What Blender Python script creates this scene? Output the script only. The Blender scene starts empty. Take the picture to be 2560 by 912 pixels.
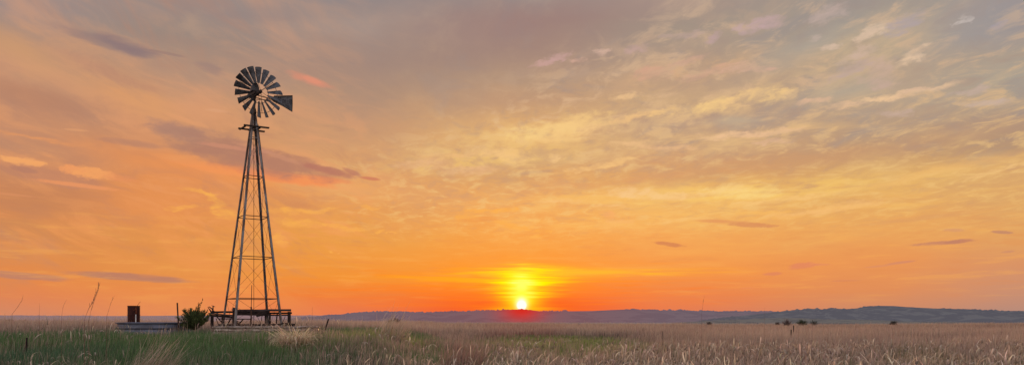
import bpy, math, random
import numpy as np
from mathutils import Vector

random.seed(7)
rng = np.random.default_rng(11)
S = bpy.context.scene
COL = S.collection
F = 1850.0                      # focal length in pixels of the 2560 px wide photograph
HZ = 796.0                      # row of the horizon
EYE = 1.7
SUN_AZ = math.atan((1304 - 1280) / F)
SUN_EL = math.atan((HZ - 762) / F)


def at(px, py, Y):
    return Vector(((px - 1280) / F * Y, Y, EYE + (HZ - py) / F * Y))


def lin(c):
    return tuple(((v / 255) / 12.92 if v / 255 <= 0.04045 else ((v / 255 + 0.055) / 1.055) ** 2.4) for v in c)


def sst(t):
    t = np.clip(t, 0, 1)
    return t * t * (3 - 2 * t)


# ------------------------------------------------------------------ node helper
class G:
    def __init__(s, tree):
        s.t = tree
        s.n = tree.nodes
        s.l = tree.links

    def put(s, inp, v):
        if v is None:
            return
        if isinstance(v, bpy.types.NodeSocket):
            s.l.new(v, inp)
        else:
            if hasattr(inp.default_value, '__len__'):
                v = tuple(v)
                if len(inp.default_value) == 4 and len(v) == 3:
                    v = v + (1.0,)
            inp.default_value = v

    def m(s, op, a, b=None, c=None, clamp=False):
        n = s.n.new('ShaderNodeMath')
        n.operation = op
        n.use_clamp = clamp
        s.put(n.inputs[0], a)
        s.put(n.inputs[1], b)
        s.put(n.inputs[2], c)
        return n.outputs[0]

    def v(s, op, a, b=None):
        n = s.n.new('ShaderNodeVectorMath')
        n.operation = op
        s.put(n.inputs[0], a)
        s.put(n.inputs[1], b)
        return n.outputs['Value'] if op in ('DOT_PRODUCT', 'LENGTH', 'DISTANCE') else n.outputs[0]

    def rng(s, v, a, b, c=0.0, d=1.0, smooth=True):
        n = s.n.new('ShaderNodeMapRange')
        n.interpolation_type = 'SMOOTHSTEP' if smooth else 'LINEAR'
        s.put(n.inputs['Value'], v)
        n.inputs['From Min'].default_value = a
        n.inputs['From Max'].default_value = b
        n.inputs['To Min'].default_value = c
        n.inputs['To Max'].default_value = d
        return n.outputs[0]

    def mix(s, f, a, b, mode='MIX'):
        n = s.n.new('ShaderNodeMix')
        n.data_type = 'RGBA'
        n.blend_type = mode
        s.put(n.inputs[0], f)
        s.put(n.inputs[6], a)
        s.put(n.inputs[7], b)
        return n.outputs[2]

    def noise(s, vec, scale, detail=4.0, rough=0.55, dist=0.0):
        n = s.n.new('ShaderNodeTexNoise')
        s.put(n.inputs['Vector'], vec)
        n.inputs['Scale'].default_value = scale
        n.inputs['Detail'].default_value = detail
        n.inputs['Roughness'].default_value = rough
        n.inputs['Distortion'].default_value = dist
        return n.outputs['Fac'], n.outputs['Color']

    def comb(s, x, y, z=0.0):
        n = s.n.new('ShaderNodeCombineXYZ')
        s.put(n.inputs[0], x)
        s.put(n.inputs[1], y)
        s.put(n.inputs[2], z)
        return n.outputs[0]

    def sep(s, v):
        n = s.n.new('ShaderNodeSeparateXYZ')
        s.put(n.inputs[0], v)
        return n.outputs

    def ramp(s, f, stops):
        n = s.n.new('ShaderNodeValToRGB')
        s.put(n.inputs[0], f)
        cr = n.color_ramp
        cr.interpolation = 'LINEAR'
        stops = sorted(stops)
        cr.elements[0].position = stops[0][0]
        cr.elements[0].color = (*lin(stops[0][1]), 1)
        cr.elements[1].position = stops[-1][0]
        cr.elements[1].color = (*lin(stops[-1][1]), 1)
        for p, c in stops[1:-1]:
            e = cr.elements.new(p)
            e.color = (*lin(c), 1)
        return n.outputs[0]


# ------------------------------------------------------------------ sky
def azel(px, py):
    az = math.atan((px - 1280) / F)
    return math.degrees(az), math.degrees(math.atan((HZ - py) / F * math.cos(az)))


world = bpy.data.worlds.new("World")
world.cycles.sampling_method = 'MANUAL'
world.cycles.sample_map_resolution = 256
world.use_nodes = True
nt = world.node_tree
nt.nodes.clear()
g = G(nt)
tc = nt.nodes.new('ShaderNodeTexCoord')
dx, dy, dz = g.sep(tc.outputs['Generated'])
el0 = g.m('DEGREES', g.m('ARCSINE', dz))
az0 = g.m('DEGREES', g.m('ARCTAN2', dx, dy))
# cloud layer coordinates: a flat layer high above the plain, streaked along one heading
hz_ = g.m('ADD', g.m('MAXIMUM', dz, 0.0), 0.085)
qx = g.m('DIVIDE', dx, hz_)
qy = g.m('DIVIDE', dy, hz_)
hd = math.radians(-9)
qa = g.m('SUBTRACT', g.m('MULTIPLY', qx, math.cos(hd)), g.m('MULTIPLY', qy, math.sin(hd)))
qb = g.m('ADD', g.m('MULTIPLY', qx, math.sin(hd)), g.m('MULTIPLY', qy, math.cos(hd)))
q_streak = g.comb(qa, g.m('MULTIPLY', qb, 0.33), 0.0)
q_puff = g.comb(qa, g.m('MULTIPLY', qb, 0.62), 3.0)
q_flat = g.comb(g.m('MULTIPLY', az0, 0.09), g.m('MULTIPLY', el0, 0.75), 1.0)
# warp, degrees
_, wc = g.noise(g.comb(g.m('MULTIPLY', az0, 0.16), g.m('MULTIPLY', el0, 0.42), 5.0), 1.0, 5, 0.6)
wx, wy, wz = g.sep(wc)
warp_a = g.m('MULTIPLY', g.m('SUBTRACT', wx, 0.5), 4.0)
warp_e = g.m('MULTIPLY', g.m('SUBTRACT', wy, 0.5), 1.0)
az = g.m('ADD', az0, warp_a)
el = g.m('ADD', el0, g.m('MULTIPLY', warp_e, g.rng(el0, 0.5, 6.0, 0.15, 2.2)))

COLS = {
    0: [(0, (160, 141, 136)), (50, (166, 141, 128)), (110, (198, 149, 114)), (200, (200, 145, 110)), (250, (188, 132, 102)), (330, (202, 140, 101)), (400, (206, 139, 95)), (480, (206, 133, 88)),
        (560, (213, 139, 84)), (640, (222, 139, 78)), (700, (230, 137, 76)), (740, (226, 134, 86)), (785, (214, 138, 102))],
    430: [(0, (157, 138, 131)), (90, (156, 136, 125)), (170, (182, 144, 120)), (260, (212, 152, 108)), (330, (208, 144, 102)), (400, (217, 142, 90)), (450, (230, 145, 82)), (520, (227, 143, 79)),
          (600, (225, 146, 77)), (680, (230, 146, 73)), (730, (234, 138, 76)), (785, (224, 132, 92))],
    850: [(0, (149, 136, 134)), (60, (162, 142, 133)), (150, (162, 136, 123)), (230, (176, 142, 118)), (300, (200, 150, 112)), (360, (214, 157, 108)), (460, (232, 162, 96)), (520, (231, 156, 82)),
          (600, (234, 156, 70)), (690, (239, 146, 56)), (735, (236, 128, 62)), (785, (228, 120, 82))],
    1300: [(0, (154, 138, 134)), (60, (159, 130, 123)), (120, (165, 134, 121)), (200, (184, 150, 122)), (250, (196, 153, 118)), (300, (222, 170, 112)), (350, (230, 178, 112)), (400, (222, 176, 118)),
           (440, (226, 166, 100)), (500, (238, 166, 93)), (560, (242, 164, 82)), (620, (243, 154, 66)), (670, (247, 146, 50)), (715, (250, 128, 38)), (750, (244, 104, 38)), (785, (236, 90, 48))],
    1700: [(0, (168, 145, 134)), (60, (164, 147, 132)), (120, (172, 150, 132)), (190, (192, 158, 128)), (250, (206, 168, 126)), (310, (192, 156, 128)), (350, (211, 168, 122)), (400, (214, 158, 110)), (440, (224, 164, 100)),
           (480, (238, 182, 104)), (540, (242, 178, 98)), (600, (243, 165, 86)), (680, (243, 150, 74)), (740, (232, 132, 80)), (785, (222, 126, 90))],
    2200: [(0, (162, 151, 142)), (60, (168, 157, 142)), (110, (184, 166, 140)), (180, (190, 165, 138)), (240, (190, 165, 138)), (300, (185, 155, 128)), (370, (190, 150, 116)), (400, (206, 158, 108)), (440, (226, 173, 102)),
           (500, (234, 174, 98)), (560, (236, 167, 92)), (650, (234, 150, 86)), (720, (226, 143, 90)), (785, (204, 138, 106))],
    2560: [(0, (158, 149, 148)), (60, (160, 151, 147)), (120, (172, 158, 142)), (200, (176, 164, 146)), (300, (175, 146, 126)), (360, (186, 149, 116)), (410, (222, 170, 108)), (500, (222, 166, 104)), (580, (228, 162, 96)),
           (660, (219, 148, 102)), (730, (204, 144, 114)), (785, (184, 140, 124))],
}
eln = g.m('DIVIDE', el, 30.0, clamp=True)
prev = None
base = None
for px, stops in sorted(COLS.items()):
    a = azel(px, 400)[0]
    st = [(max(0.0, azel(px, y)[1] / 30.0), c) for y, c in stops]
    r = g.ramp(eln, st)
    base = r if base is None else g.mix(g.rng(az, prev, a), base, r)
    prev = a
sky = base


def gauss(vec, cx, cy, rx, ry, ang=0.0):
    """squared distance in a tilted ellipse around a compass bearing / elevation (degrees)"""
    # (the faint tie to the colour so far makes the renderer evaluate the clouds one after another)
    t_ = g.n.new('ShaderNodeVectorMath')
    t_.operation = 'MULTIPLY_ADD'
    g.put(t_.inputs[0], sky)
    t_.inputs[1].default_value = (1e-7, 1e-7, 1e-7)
    g.put(t_.inputs[2], vec)
    vec = t_.outputs[0]
    n = g.n.new('ShaderNodeMapping')
    n.vector_type = 'TEXTURE'
    g.put(n.inputs['Vector'], vec)
    n.inputs['Location'].default_value = (cx, cy, 0)
    n.inputs['Rotation'].default_value = (0, 0, ang)
    n.inputs['Scale'].default_value = (rx, ry, 1)
    return g.v('DOT_PRODUCT', n.outputs[0], n.outputs[0])


C0 = g.comb(az0, el0, 0.0)
C1 = g.comb(az, el, 0.0)
_, w2c = g.noise(g.comb(g.m('MULTIPLY', az0, 0.45), g.m('MULTIPLY', el0, 0.9), 3.0), 1.0, 4, 0.6)
C2 = g.v('ADD', C0, g.v('MULTIPLY', g.v('SUBTRACT', w2c, (0.5, 0.5, 0.5)), (3.4, 1.1, 0.0)))
# broad shading bands in the high overcast
nb, _ = g.noise(q_streak, 0.85, 6, 0.55, 0.4)
band = g.rng(nb, 0.40, 0.66)
hi_region = g.m('MULTIPLY', g.rng(az0, -16, 4), g.rng(el0, 3.0, 8.0))
dull = g.m('MULTIPLY', g.m('MULTIPLY', band, g.rng(el0, 4.0, 12.0)), 0.30)
sky = g.mix(dull, sky, lin((156, 132, 126)))
# soft swirl on the left
nsw, _ = g.noise(g.comb(g.m('MULTIPLY', az0, 0.06), g.m('MULTIPLY', g.m('ADD', el0, g.m('MULTIPLY', az0, 0.35)), 0.16), 9.0), 1.0, 7, 0.62, 0.9)
left = g.rng(az0, -8, -22)
sky = g.mix(g.m('MULTIPLY', g.m('MULTIPLY', g.rng(nsw, 0.45, 0.64), left), 0.50), sky, g.mix(g.rng(el0, 5, 20), lin((240, 152, 82)), lin((216, 158, 122))))
sky = g.mix(g.m('MULTIPLY', g.m('MULTIPLY', g.rng(nsw, 0.47, 0.34), left), 0.42), sky, lin((190, 134, 108)))
# puffs and ripples lit gold, right of centre
n1, _ = g.noise(q_streak, 1.7, 5, 0.55, 0.35)
n2, _ = g.noise(q_puff, 4.6, 7, 0.62, 0.5)
puff = g.m('MULTIPLY', g.rng(n1, 0.42, 0.60), g.rng(n2, 0.44, 0.68))
fine, _ = g.noise(q_puff, 11.0, 5, 0.6, 0.3)
ripple = g.m('MULTIPLY', g.rng(fine, 0.42, 0.70), g.rng(n1, 0.38, 0.58))
reg = g.m('MULTIPLY', g.rng(az0, -14, 3), g.rng(el0, 3.6, 7.5))
gold = g.ramp(eln, [(0.05, (255, 194, 88)), (0.30, (248, 204, 122)), (0.48, (238, 198, 142)), (0.75, (220, 188, 154)), (1.0, (206, 184, 162))])
amt = g.m('MULTIPLY', g.m('ADD', g.m('MULTIPLY', puff, 0.85), g.m('MULTIPLY', ripple, 0.42)), reg, clamp=True)
sky = g.mix(g.m('MULTIPLY', amt, 0.34), sky, gold)
shade = g.m('MULTIPLY', g.m('MULTIPLY', g.rng(n2, 0.50, 0.32), g.rng(el0, 7.0, 13.0)), g.m('MULTIPLY', reg, 0.38))
sky = g.mix(shade, sky, lin((150, 142, 142)))


# gold patches
def patch(px, py, rx, ry, ang, col, k, nz=None, lo=0.0, hi=1.0):
    global sky
    a, e = azel(px, py)
    kx = F * math.pi / 180 / math.cos(math.radians(a)) ** 2
    d = gauss(C1, a, e, rx / kx, ry / (kx * math.cos(math.radians(a))), math.radians(ang))
    m_ = g.m('EXPONENT', g.m('MULTIPLY', d, -1.0))
    if nz is not None:
        m_ = g.m('MULTIPLY', m_, g.rng(nz, lo, hi))
    sky = g.mix(g.m('MULTIPLY', m_, k, clamp=True), sky, lin(col))


st_f, _ = g.noise(q_flat, 1.6, 6, 0.6, 0.3)
st_g, _ = g.noise(g.comb(g.m('MULTIPLY', az0, 0.22), g.m('MULTIPLY', el0, 1.9), 4.0), 1.0, 6, 0.6, 0.25)
# rippled sheet of thin high cloud on the right, billowed peach cloud on the left
rp, _ = g.noise(g.comb(g.m('MULTIPLY', qa, 1.0), g.m('MULTIPLY', qb, 0.72), 21.0), 9.0, 5, 0.62, 0.6)
rp2, _ = g.noise(g.comb(g.m('MULTIPLY', az0, 0.42), g.m('MULTIPLY', g.m('SUBTRACT', el0, g.m('MULTIPLY', az0, 0.20)), 1.35), 31.0), 1.0, 7, 0.66, 0.5)
regr = g.m('MULTIPLY', g.rng(g.m('SUBTRACT', az0, g.m('MULTIPLY', g.m('MAXIMUM', g.m('SUBTRACT', el0, 11.0), 0.0), 2.2)), -19, -8), g.m('MULTIPLY', g.rng(el0, 4.5, 9.0), g.rng(rp2, 0.36, 0.52, 0.25, 1.0)))
rlit = g.ramp(eln, [(0.10, (252, 198, 106)), (0.35, (238, 194, 128)), (0.55, (222, 182, 142)), (0.9, (198, 174, 154))])
sky = g.mix(g.m('MULTIPLY', g.m('MULTIPLY', g.rng(rp, 0.47, 0.66), regr), 0.62), sky, rlit)
sky = g.mix(g.m('MULTIPLY', g.m('MULTIPLY', g.rng(rp, 0.49, 0.32), regr), 0.40), sky, g.ramp(eln, [(0.15, (214, 152, 100)), (0.45, (178, 146, 126)), (0.9, (146, 136, 136))]))
bl, _ = g.noise(g.comb(g.m('MULTIPLY', az0, 0.22), g.m('MULTIPLY', g.m('ADD', el0, g.m('MULTIPLY', az0, 0.22)), 0.62), 14.0), 1.0, 8, 0.62, 0.7)
bll = g.m('MULTIPLY', g.m('MULTIPLY', g.rng(az0, -6, -14), g.rng(el0, 3.0, 6.0)), g.rng(el0, 19.0, 11.0, 0.35, 1.0))
sky = g.mix(g.m('MULTIPLY', g.m('MULTIPLY', g.rng(bl, 0.47, 0.64), bll), 0.55), sky, g.ramp(eln, [(0.2, (242, 156, 90)), (0.45, (228, 160, 112)), (0.9, (184, 152, 134))]))
sky = g.mix(g.m('MULTIPLY', g.m('MULTIPLY', g.rng(bl, 0.49, 0.34), bll), 0.42), sky, g.ramp(eln, [(0.2, (202, 132, 92)), (0.45, (180, 130, 106)), (0.9, (140, 124, 124))]))
patch(1370, 325, 190, 34, 8, (246, 204, 132), 0.70, fine, 0.38, 0.60)
patch(1800, 262, 250, 24, 9, (236, 194, 136), 0.65, fine, 0.38, 0.60)
patch(1200, 395, 220, 24, 4, (244, 196, 112), 0.65, fine, 0.40, 0.60)
patch(1880, 342, 240, 16, 2, (236, 190, 130), 0.60, st_g, 0.40, 0.60)
patch(2180, 150, 110, 50, 14, (208, 178, 142), 0.60, fine, 0.42, 0.60)
patch(1600, 120, 330, 26, 11, (196, 164, 138), 0.65, fine, 0.42, 0.60)
patch(1720, 180, 190, 18, 5, (216, 172, 130), 0.70, fine, 0.40, 0.58)
patch(1850, 480, 330, 20, 1, (253, 206, 108), 0.85, st_g, 0.36, 0.60)
patch(1450, 500, 300, 20, 1, (246, 188, 104), 0.55, st_g, 0.40, 0.62)
patch(1650, 548, 460, 20, 1, (249, 188, 98), 0.60, st_g, 0.44, 0.62)
patch(2250, 512, 260, 14, 4, (248, 190, 100), 0.55, st_f, 0.38, 0.60)
patch(1950, 408, 360, 22, 4, (206, 154, 110), 0.65)
patch(1560, 452, 320, 14, 5, (222, 158, 104), 0.60, st_g, 0.62, 0.42)
patch(2350, 428, 260, 10, 6, (240, 186, 112), 0.60)
patch(1340, 60, 220, 46, 4, (157, 126, 120), 0.60)
patch(1150, 150, 300, 50, 8, (160, 132, 121), 0.45)
patch(850, 75, 150, 24, 10, (178, 154, 142), 0.55, nb, 0.36, 0.60)
patch(640, 40, 160, 24, 4, (146, 132, 130), 0.50)
patch(490, 72, 34, 26, 30, (180, 150, 130), 0.70, fine, 0.40, 0.58)
patch(2440, 60, 140, 50, 10, (158, 152, 152), 0.50)
patch(2010, 120, 130, 26, 14, (170, 161, 150), 0.60)
patch(2110, 222, 90, 24, 4, (179, 165, 146), 0.70)
patch(1840, 300, 70, 12, 0, (194, 172, 144), 0.70)
patch(2290, 190, 70, 20, 5, (182, 158, 136), 0.60)
# left: warm cirrus shelf falling to the right, dull hollows beneath it
patch(50, 130, 110, 40, -28, (208, 155, 112), 0.75)
patch(225, 175, 50, 46, -40, (206, 154, 114), 0.75, nsw, 0.36, 0.60)
patch(340, 245, 190, 34, -26, (222, 157, 106), 0.80, nsw, 0.32, 0.56)
patch(70, 240, 150, 30, -6, (184, 130, 102), 0.65)
patch(250, 340, 240, 26, -8, (198, 140, 104), 0.55)
patch(90, 343, 130, 5, -6, (230, 153, 98), 0.80, st_g, 0.36, 0.58)
patch(80, 500, 160, 50, 2, (196, 129, 88), 0.65)
patch(360, 510, 120, 40, 0, (232, 146, 84), 0.50)
patch(500, 430, 260, 26, -9, (240, 148, 80), 0.65)
patch(880, 470, 160, 24, -4, (236, 168, 104), 0.60)


# separate clouds with ragged edges
def nrm(n_):
    return g.m('MULTIPLY', g.m('SUBTRACT', n_, 0.5), 3.2)


_a, _ = g.noise(g.comb(g.m('MULTIPLY', az0, 0.60), g.m('MULTIPLY', g.m('ADD', el0, g.m('MULTIPLY', az0, 0.06)), 1.5), 2.0), 1.0, 7, 0.60, 0.3)
_b, _ = g.noise(g.comb(g.m('MULTIPLY', az0, 0.50), g.m('MULTIPLY', el0, 2.6), 7.0), 1.0, 5, 0.55, 0.2)
_c, _ = g.noise(g.comb(g.m('MULTIPLY', az0, 1.5), g.m('MULTIPLY', g.m('SUBTRACT', el0, g.m('MULTIPLY', az0, 0.14)), 3.0), 12.0), 1.0, 6, 0.62, 0.35)
cl_n, cl_s, cl_p = nrm(_a), nrm(_b), nrm(_c)


tex = None


def cloud(px, py, rx, ry, ang, col, k, rag=0.8, soft=0.7, nz=None, C=None, tx=None):
    global sky
    a, e = azel(px, py)
    kx = F * math.pi / 180 / math.cos(math.radians(a)) ** 2
    ky = kx * math.cos(math.radians(a))
    d = gauss(C or C0, a, e, rx / kx, ry / ky, math.radians(ang))
    dd = g.m('MULTIPLY_ADD', nz or cl_n, rag, d)
    m_ = g.rng(dd, 1.0 + soft, 1.0 - soft, 0.0, k)
    if tx is not None:
        m_ = g.m('MULTIPLY', m_, tx)
    sky = g.mix(m_, sky, lin(col))


tex = g.rng(g.m('ADD', g.m('MULTIPLY', fine, 0.6), g.m('MULTIPLY', n2, 0.4)), 0.36, 0.60, 0.35, 1.0)


def puff(px, py, rx, ry, ang, col, k=0.9):
    cloud(px, py, rx * 0.95, ry * 0.98, ang, col, k, 1.45, 1.55, cl_p, C2, tex)


MV, MV2 = (174, 128, 108), (180, 124, 102)
# mauve bank behind the tower
for c_ in ((560, 425, 130, 11, -8, (243, 150, 88), .85), (700, 441, 130, 13, -7, (246, 142, 84), .90), (800, 446, 70, 8, -5, (247, 142, 86), .85), (450, 398, 60, 9, -6, (232, 150, 92), .7)):
    cloud(*c_, 0.8, 0.9)
cloud(450, 332, 74, 20, -12, (172, 128, 114), 0.75, 1.1, 0.95)
cloud(530, 362, 130, 30, -11, MV, 0.72, 1.2, 0.95)
cloud(620, 396, 150, 32, -10, MV2, 0.74, 1.2, 0.95)
cloud(730, 413, 130, 23, -11, MV2, 0.76, 1.1, 0.9)
cloud(700, 392, 60, 5, -16, (206, 144, 112), 0.5, 1.0, 0.9, cl_p)
cloud(640, 372, 50, 5, -12, (204, 142, 112), 0.5, 1.0, 0.9, cl_p)
cloud(820, 426, 60, 9, -12, (182, 116, 98), 0.8, 0.9, 0.7)
cloud(560, 366, 60, 5, -4, (208, 142, 112), 0.65, 1.0, 0.9, cl_p)
cloud(455, 394, 44, 6, 4, (232, 152, 94), 0.7, 1.0, 0.8, cl_p)
cloud(330, 358, 70, 8, -2, (180, 128, 106), 0.6, 0.9, 0.9)
cloud(925, 446, 26, 4, -5, (204, 118, 92), 0.8, 0.6, 0.7)
cloud(880, 430, 22, 5, -20, (184, 118, 100), 0.7, 0.8, 0.8)
# high dark streaks and the small pink one
cloud(255, 104, 110, 12, -10, (142, 120, 120), 0.60, 0.8, 1.0, cl_s)
cloud(320, 115, 70, 14, -12, (136, 114, 118), 0.62, 0.8, 1.0, cl_s)
cloud(420, 134, 40, 3, -4, (150, 120, 114), 0.50, 0.6, 0.9, cl_s)
cloud(528, 172, 34, 11, -14, (152, 124, 119), 0.50, 1.0, 1.0)
cloud(775, 200, 54, 9, -12, (222, 142, 114), 0.70, 1.1, 1.0)
cloud(780, 200, 22, 6, -16, (234, 146, 116), 0.50, 1.0, 0.9, cl_p)
cloud(545, 277, 28, 4, -2, (222, 162, 120), 0.6, 0.8, 0.9)
cloud(470, 302, 50, 6, -12, (226, 158, 110), 0.6, 0.9, 0.9)
cloud(190, 325, 30, 3, 2, (224, 158, 110), 0.6, 0.8, 0.9)
# lit cumulus low on the left
cloud(120, 438, 140, 20, -8, (192, 130, 102), 0.65, 0.9, 0.8)
cloud(45, 403, 46, 11, 0, (243, 168, 104), 0.95, 0.9, 0.75, cl_p, C2)
cloud(85, 412, 26, 8, -10, (243, 166, 102), 0.95, 0.9, 0.75, cl_p, C2)
cloud(60, 424, 34, 7, -6, (184, 126, 102), 0.8, 0.9, 0.7, cl_p)
cloud(186, 428, 26, 10, 0, (240, 156, 98), 0.95, 0.9, 0.75, cl_p, C2)
cloud(238, 434, 40, 13, -4, (243, 162, 98), 0.95, 0.9, 0.75, cl_p, C2)
puff(290, 444, 40, 9, -4, (234, 146, 94), .7)
cloud(190, 462, 100, 5, -3, (238, 152, 98), 0.75, 0.8, 0.8, cl_p)
cloud(30, 486, 60, 3, -2, (222, 146, 98), 0.5, 0.8, 0.9, cl_p)
cloud(330, 692, 140, 9, -3, (188, 126, 102), 0.92, 0.6, 0.6, cl_s)
cloud(50, 689, 120, 9, -3, (194, 130, 104), 0.9, 0.7, 0.6, cl_s)
# small gold scraps around the tower
for c_ in ((500, 480, 36, 5, -6), (520, 492, 12, 16, 30), (535, 515, 14, 14, 40), (570, 534, 36, 9, -12), (455, 520, 34, 6, 6), (722, 526, 60, 5, 6), (800, 528, 34, 5, 6), (748, 556, 50, 10, -5), (700, 596, 12, 16, -30),
           (830, 560, 34, 5, -4), (870, 573, 50, 5, -8), (955, 582, 9, 4, 0), (980, 584, 10, 2, -6), (925, 517, 14, 3, 0), (835, 630, 8, 2, 0)):
    puff(*c_, (250, 176, 82), .8)
cloud(760, 514, 40, 8, -6, (212, 138, 88), 0.55, 0.9, 0.9)
# scraps above the sun
for c_ in ((1165, 546, 34, 8, 14), (1270, 562, 34, 8, -6), (1300, 568, 26, 6, 0), (1340, 576, 14, 3, -4), (1342, 588, 16, 4, 0), (1374, 577, 10, 3, -20), (1230, 526, 60, 5, 4), (1260, 522, 30, 4, 2)):
    puff(*c_, (250, 174, 78), .8)
cloud(1200, 548, 50, 6, 4, (232, 144, 74), 0.5, 1.0, 0.9, cl_p)
for c_ in ((1525, 537, 26, 5, -10, (250, 178, 92)), (1555, 552, 26, 5, -8, (250, 186, 96)), (1483, 512, 20, 5, -3, (252, 202, 110)), (1400, 502, 44, 5, 2, (250, 198, 110)), (1540, 518, 34, 4, -2, (250, 198, 112)), (1540, 562, 40, 10, -4, (251, 190, 92)),
           (1700, 550, 70, 5, 2, (251, 198, 104)), (1850, 482, 80, 14, -2, (255, 220, 122)), (1810, 472, 60, 9, 8, (253, 212, 120)), (1640, 487, 110, 8, -2, (252, 206, 122)), (1580, 478, 50, 8, -4, (250, 204, 124)),
           (1960, 500, 110, 7, 4, (252, 204, 112)), (2100, 518, 110, 6, 5, (250, 196, 106)), (1500, 413, 80, 6, 9, (251, 202, 116)), (2030, 532, 120, 5, 4, (250, 194, 104)), (1390, 396, 18, 9, 10, (250, 205, 126)),
           (1250, 386, 60, 10, -3, (248, 202, 120)), (1290, 400, 30, 6, 0, (250, 205, 118)), (1120, 390, 60, 6, 4, (240, 190, 112)), (1170, 425, 70, 8, 2, (236, 186, 120)), (1060, 410, 60, 9, 4, (234, 184, 118)),
           (1310, 333, 34, 13, 4, (253, 216, 122)), (1370, 326, 56, 16, 6, (251, 212, 124)), (1440, 308, 60, 18, 14, (250, 208, 122)), (1400, 345, 60, 10, 2, (248, 204, 118)), (1480, 322, 30, 10, 10, (248, 204, 124)), (1600, 290, 60, 6, 5, (244, 198, 122)),
           (1560, 300, 50, 5, 6, (244, 198, 120)), (1565, 245, 26, 6, 9, (242, 200, 130)), (1720, 272, 56, 10, 8, (248, 206, 124)), (1780, 262, 56, 10, 10, (248, 208, 124)), (1838, 250, 46, 8, 22, (248, 206, 124)), (1900, 238, 50, 15, 6, (246, 206, 126)),
           (1945, 240, 46, 10, 20, (248, 208, 126)), (1985, 234, 26, 8, 24, (246, 206, 132)), (1660, 284, 50, 6, 6, (246, 202, 120)), (2040, 252, 46, 6, 2, (236, 192, 140)), (2110, 264, 50, 6, -4, (242, 200, 142)), (2195, 247, 44, 5, 2, (246, 206, 142)),
           (2245, 240, 30, 5, 12, (244, 204, 142)), (2340, 220, 56, 6, 8, (234, 198, 142)), (2290, 228, 40, 6, 10, (228, 192, 142)), (1810, 340, 60, 7, -3, (246, 202, 136)), (1900, 334, 100, 6, 1, (240, 196, 136)), (1930, 354, 50, 5, 0, (232, 188, 134)),
           (1580, 358, 60, 6, 0, (242, 196, 124)), (1670, 368, 60, 5, -4, (240, 192, 124)), (2245, 284, 34, 8, -8, (208, 180, 146)), (2465, 254, 50, 6, -4, (206, 182, 148)), (2420, 228, 40, 6, 10, (202, 178, 146)),
           (2180, 82, 44, 13, 22, (230, 202, 156)), (2165, 92, 34, 8, 18, (222, 194, 150)), (2288, 138, 26, 13, 24, (238, 206, 156)), (2268, 148, 22, 11, 10, (234, 202, 150)), (2036, 96, 20, 6, 4, (206, 184, 154)), (2086, 117, 20, 7, 12, (224, 196, 154)),
           (2404, 53, 20, 5, 32, (214, 202, 176)), (2060, 38, 50, 14, 8, (200, 178, 150)), (1900, 62, 36, 10, 20, (198, 170, 150)), (1930, 58, 24, 9, 12, (198, 170, 150)), (1860, 66, 16, 6, 14, (200, 172, 150)), (1790, 92, 22, 6, 20, (194, 166, 144)),
           (1720, 88, 40, 6, 2, (194, 168, 140)), (1670, 88, 20, 5, 4, (200, 172, 142)), (1503, 131, 18, 6, -8, (224, 188, 150)), (1448, 148, 18, 5, -2, (224, 180, 142)), (1360, 158, 34, 6, 10, (206, 166, 138)), (1400, 142, 26, 7, 16, (204, 166, 140)),
           (1590, 122, 30, 8, 12, (200, 168, 140)), (1640, 186, 40, 14, 6, (218, 170, 126)), (1720, 152, 40, 7, 12, (214, 172, 132)), (1770, 182, 60, 8, 10, (220, 174, 130)), (1850, 172, 40, 7, 6, (220, 180, 136)), (1905, 172, 30, 6, 0, (218, 178, 136)),
           (2150, 138, 40, 12, 14, (212, 184, 146)), (2200, 176, 44, 26, -20, (208, 178, 142)), (2190, 210, 50, 10, -12, (206, 176, 142)), (2120, 180, 50, 10, 20, (196, 172, 144)), (2500, 60, 30, 6, 12, (172, 164, 158)), (2260, 60, 50, 14, 20, (182, 168, 150)),
           (2500, 428, 60, 4, 12, (248, 202, 116)), (2450, 436, 30, 3, 10, (244, 196, 112))):
    puff(*c_[:5], (c_[5][0] - 4, c_[5][1] - 6, c_[5][2] + 12), .86)
# dark slivers low on the right
cloud(1800, 553, 60, 4, -4, (226, 150, 94), 0.8, 0.8, 0.8, cl_s)
cloud(1880, 562, 58, 6, -4, (216, 140, 92), 0.8, 1.0, 0.7, cl_p)
cloud(1672, 610, 36, 5, -8, (210, 128, 84), 0.85, 0.8, 0.7, cl_p)
cloud(2355, 607, 72, 4.5, 2, (202, 134, 102), 0.90, 0.8, 0.7, cl_p)
cloud(2395, 603, 32, 5, 4, (196, 130, 102), 0.9, 0.6, 0.5, cl_p)
cloud(2505, 580, 28, 4, -8, (196, 136, 106), 0.85, 0.6, 0.5, cl_p)
cloud(2250, 656, 38, 3, 6, (214, 138, 104), 0.85, 0.5, 0.6, cl_p)
cloud(2195, 665, 34, 2, 4, (220, 142, 104), 0.6, 0.5, 0.6, cl_p)
cloud(2005, 664, 32, 8, 6, (226, 132, 98), 0.75, 1.0, 0.8, cl_p)
cloud(2050, 661, 26, 3, 0, (226, 136, 98), 0.6, 0.8, 0.8, cl_p)
cloud(1930, 684, 22, 4, 2, (222, 132, 96), 0.75, 0.9, 0.7, cl_p)
cloud(2115, 701, 36, 1.6, 0, (212, 132, 98), 0.6, 0.4, 0.7)
cloud(1868, 719, 16, 1.6, 0, (228, 130, 92), 0.6, 0.4, 0.7)
cloud(2385, 575, 26, 4, -4, (216, 150, 110), 0.6, 0.9, 0.8, cl_p)
cloud(2518, 629, 18, 3, 4, (206, 140, 108), 0.65, 0.6, 0.7, cl_p)
cloud(2300, 545, 130, 6, 4, (222, 158, 100), 0.6, 0.8, 0.9, cl_s)

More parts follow.
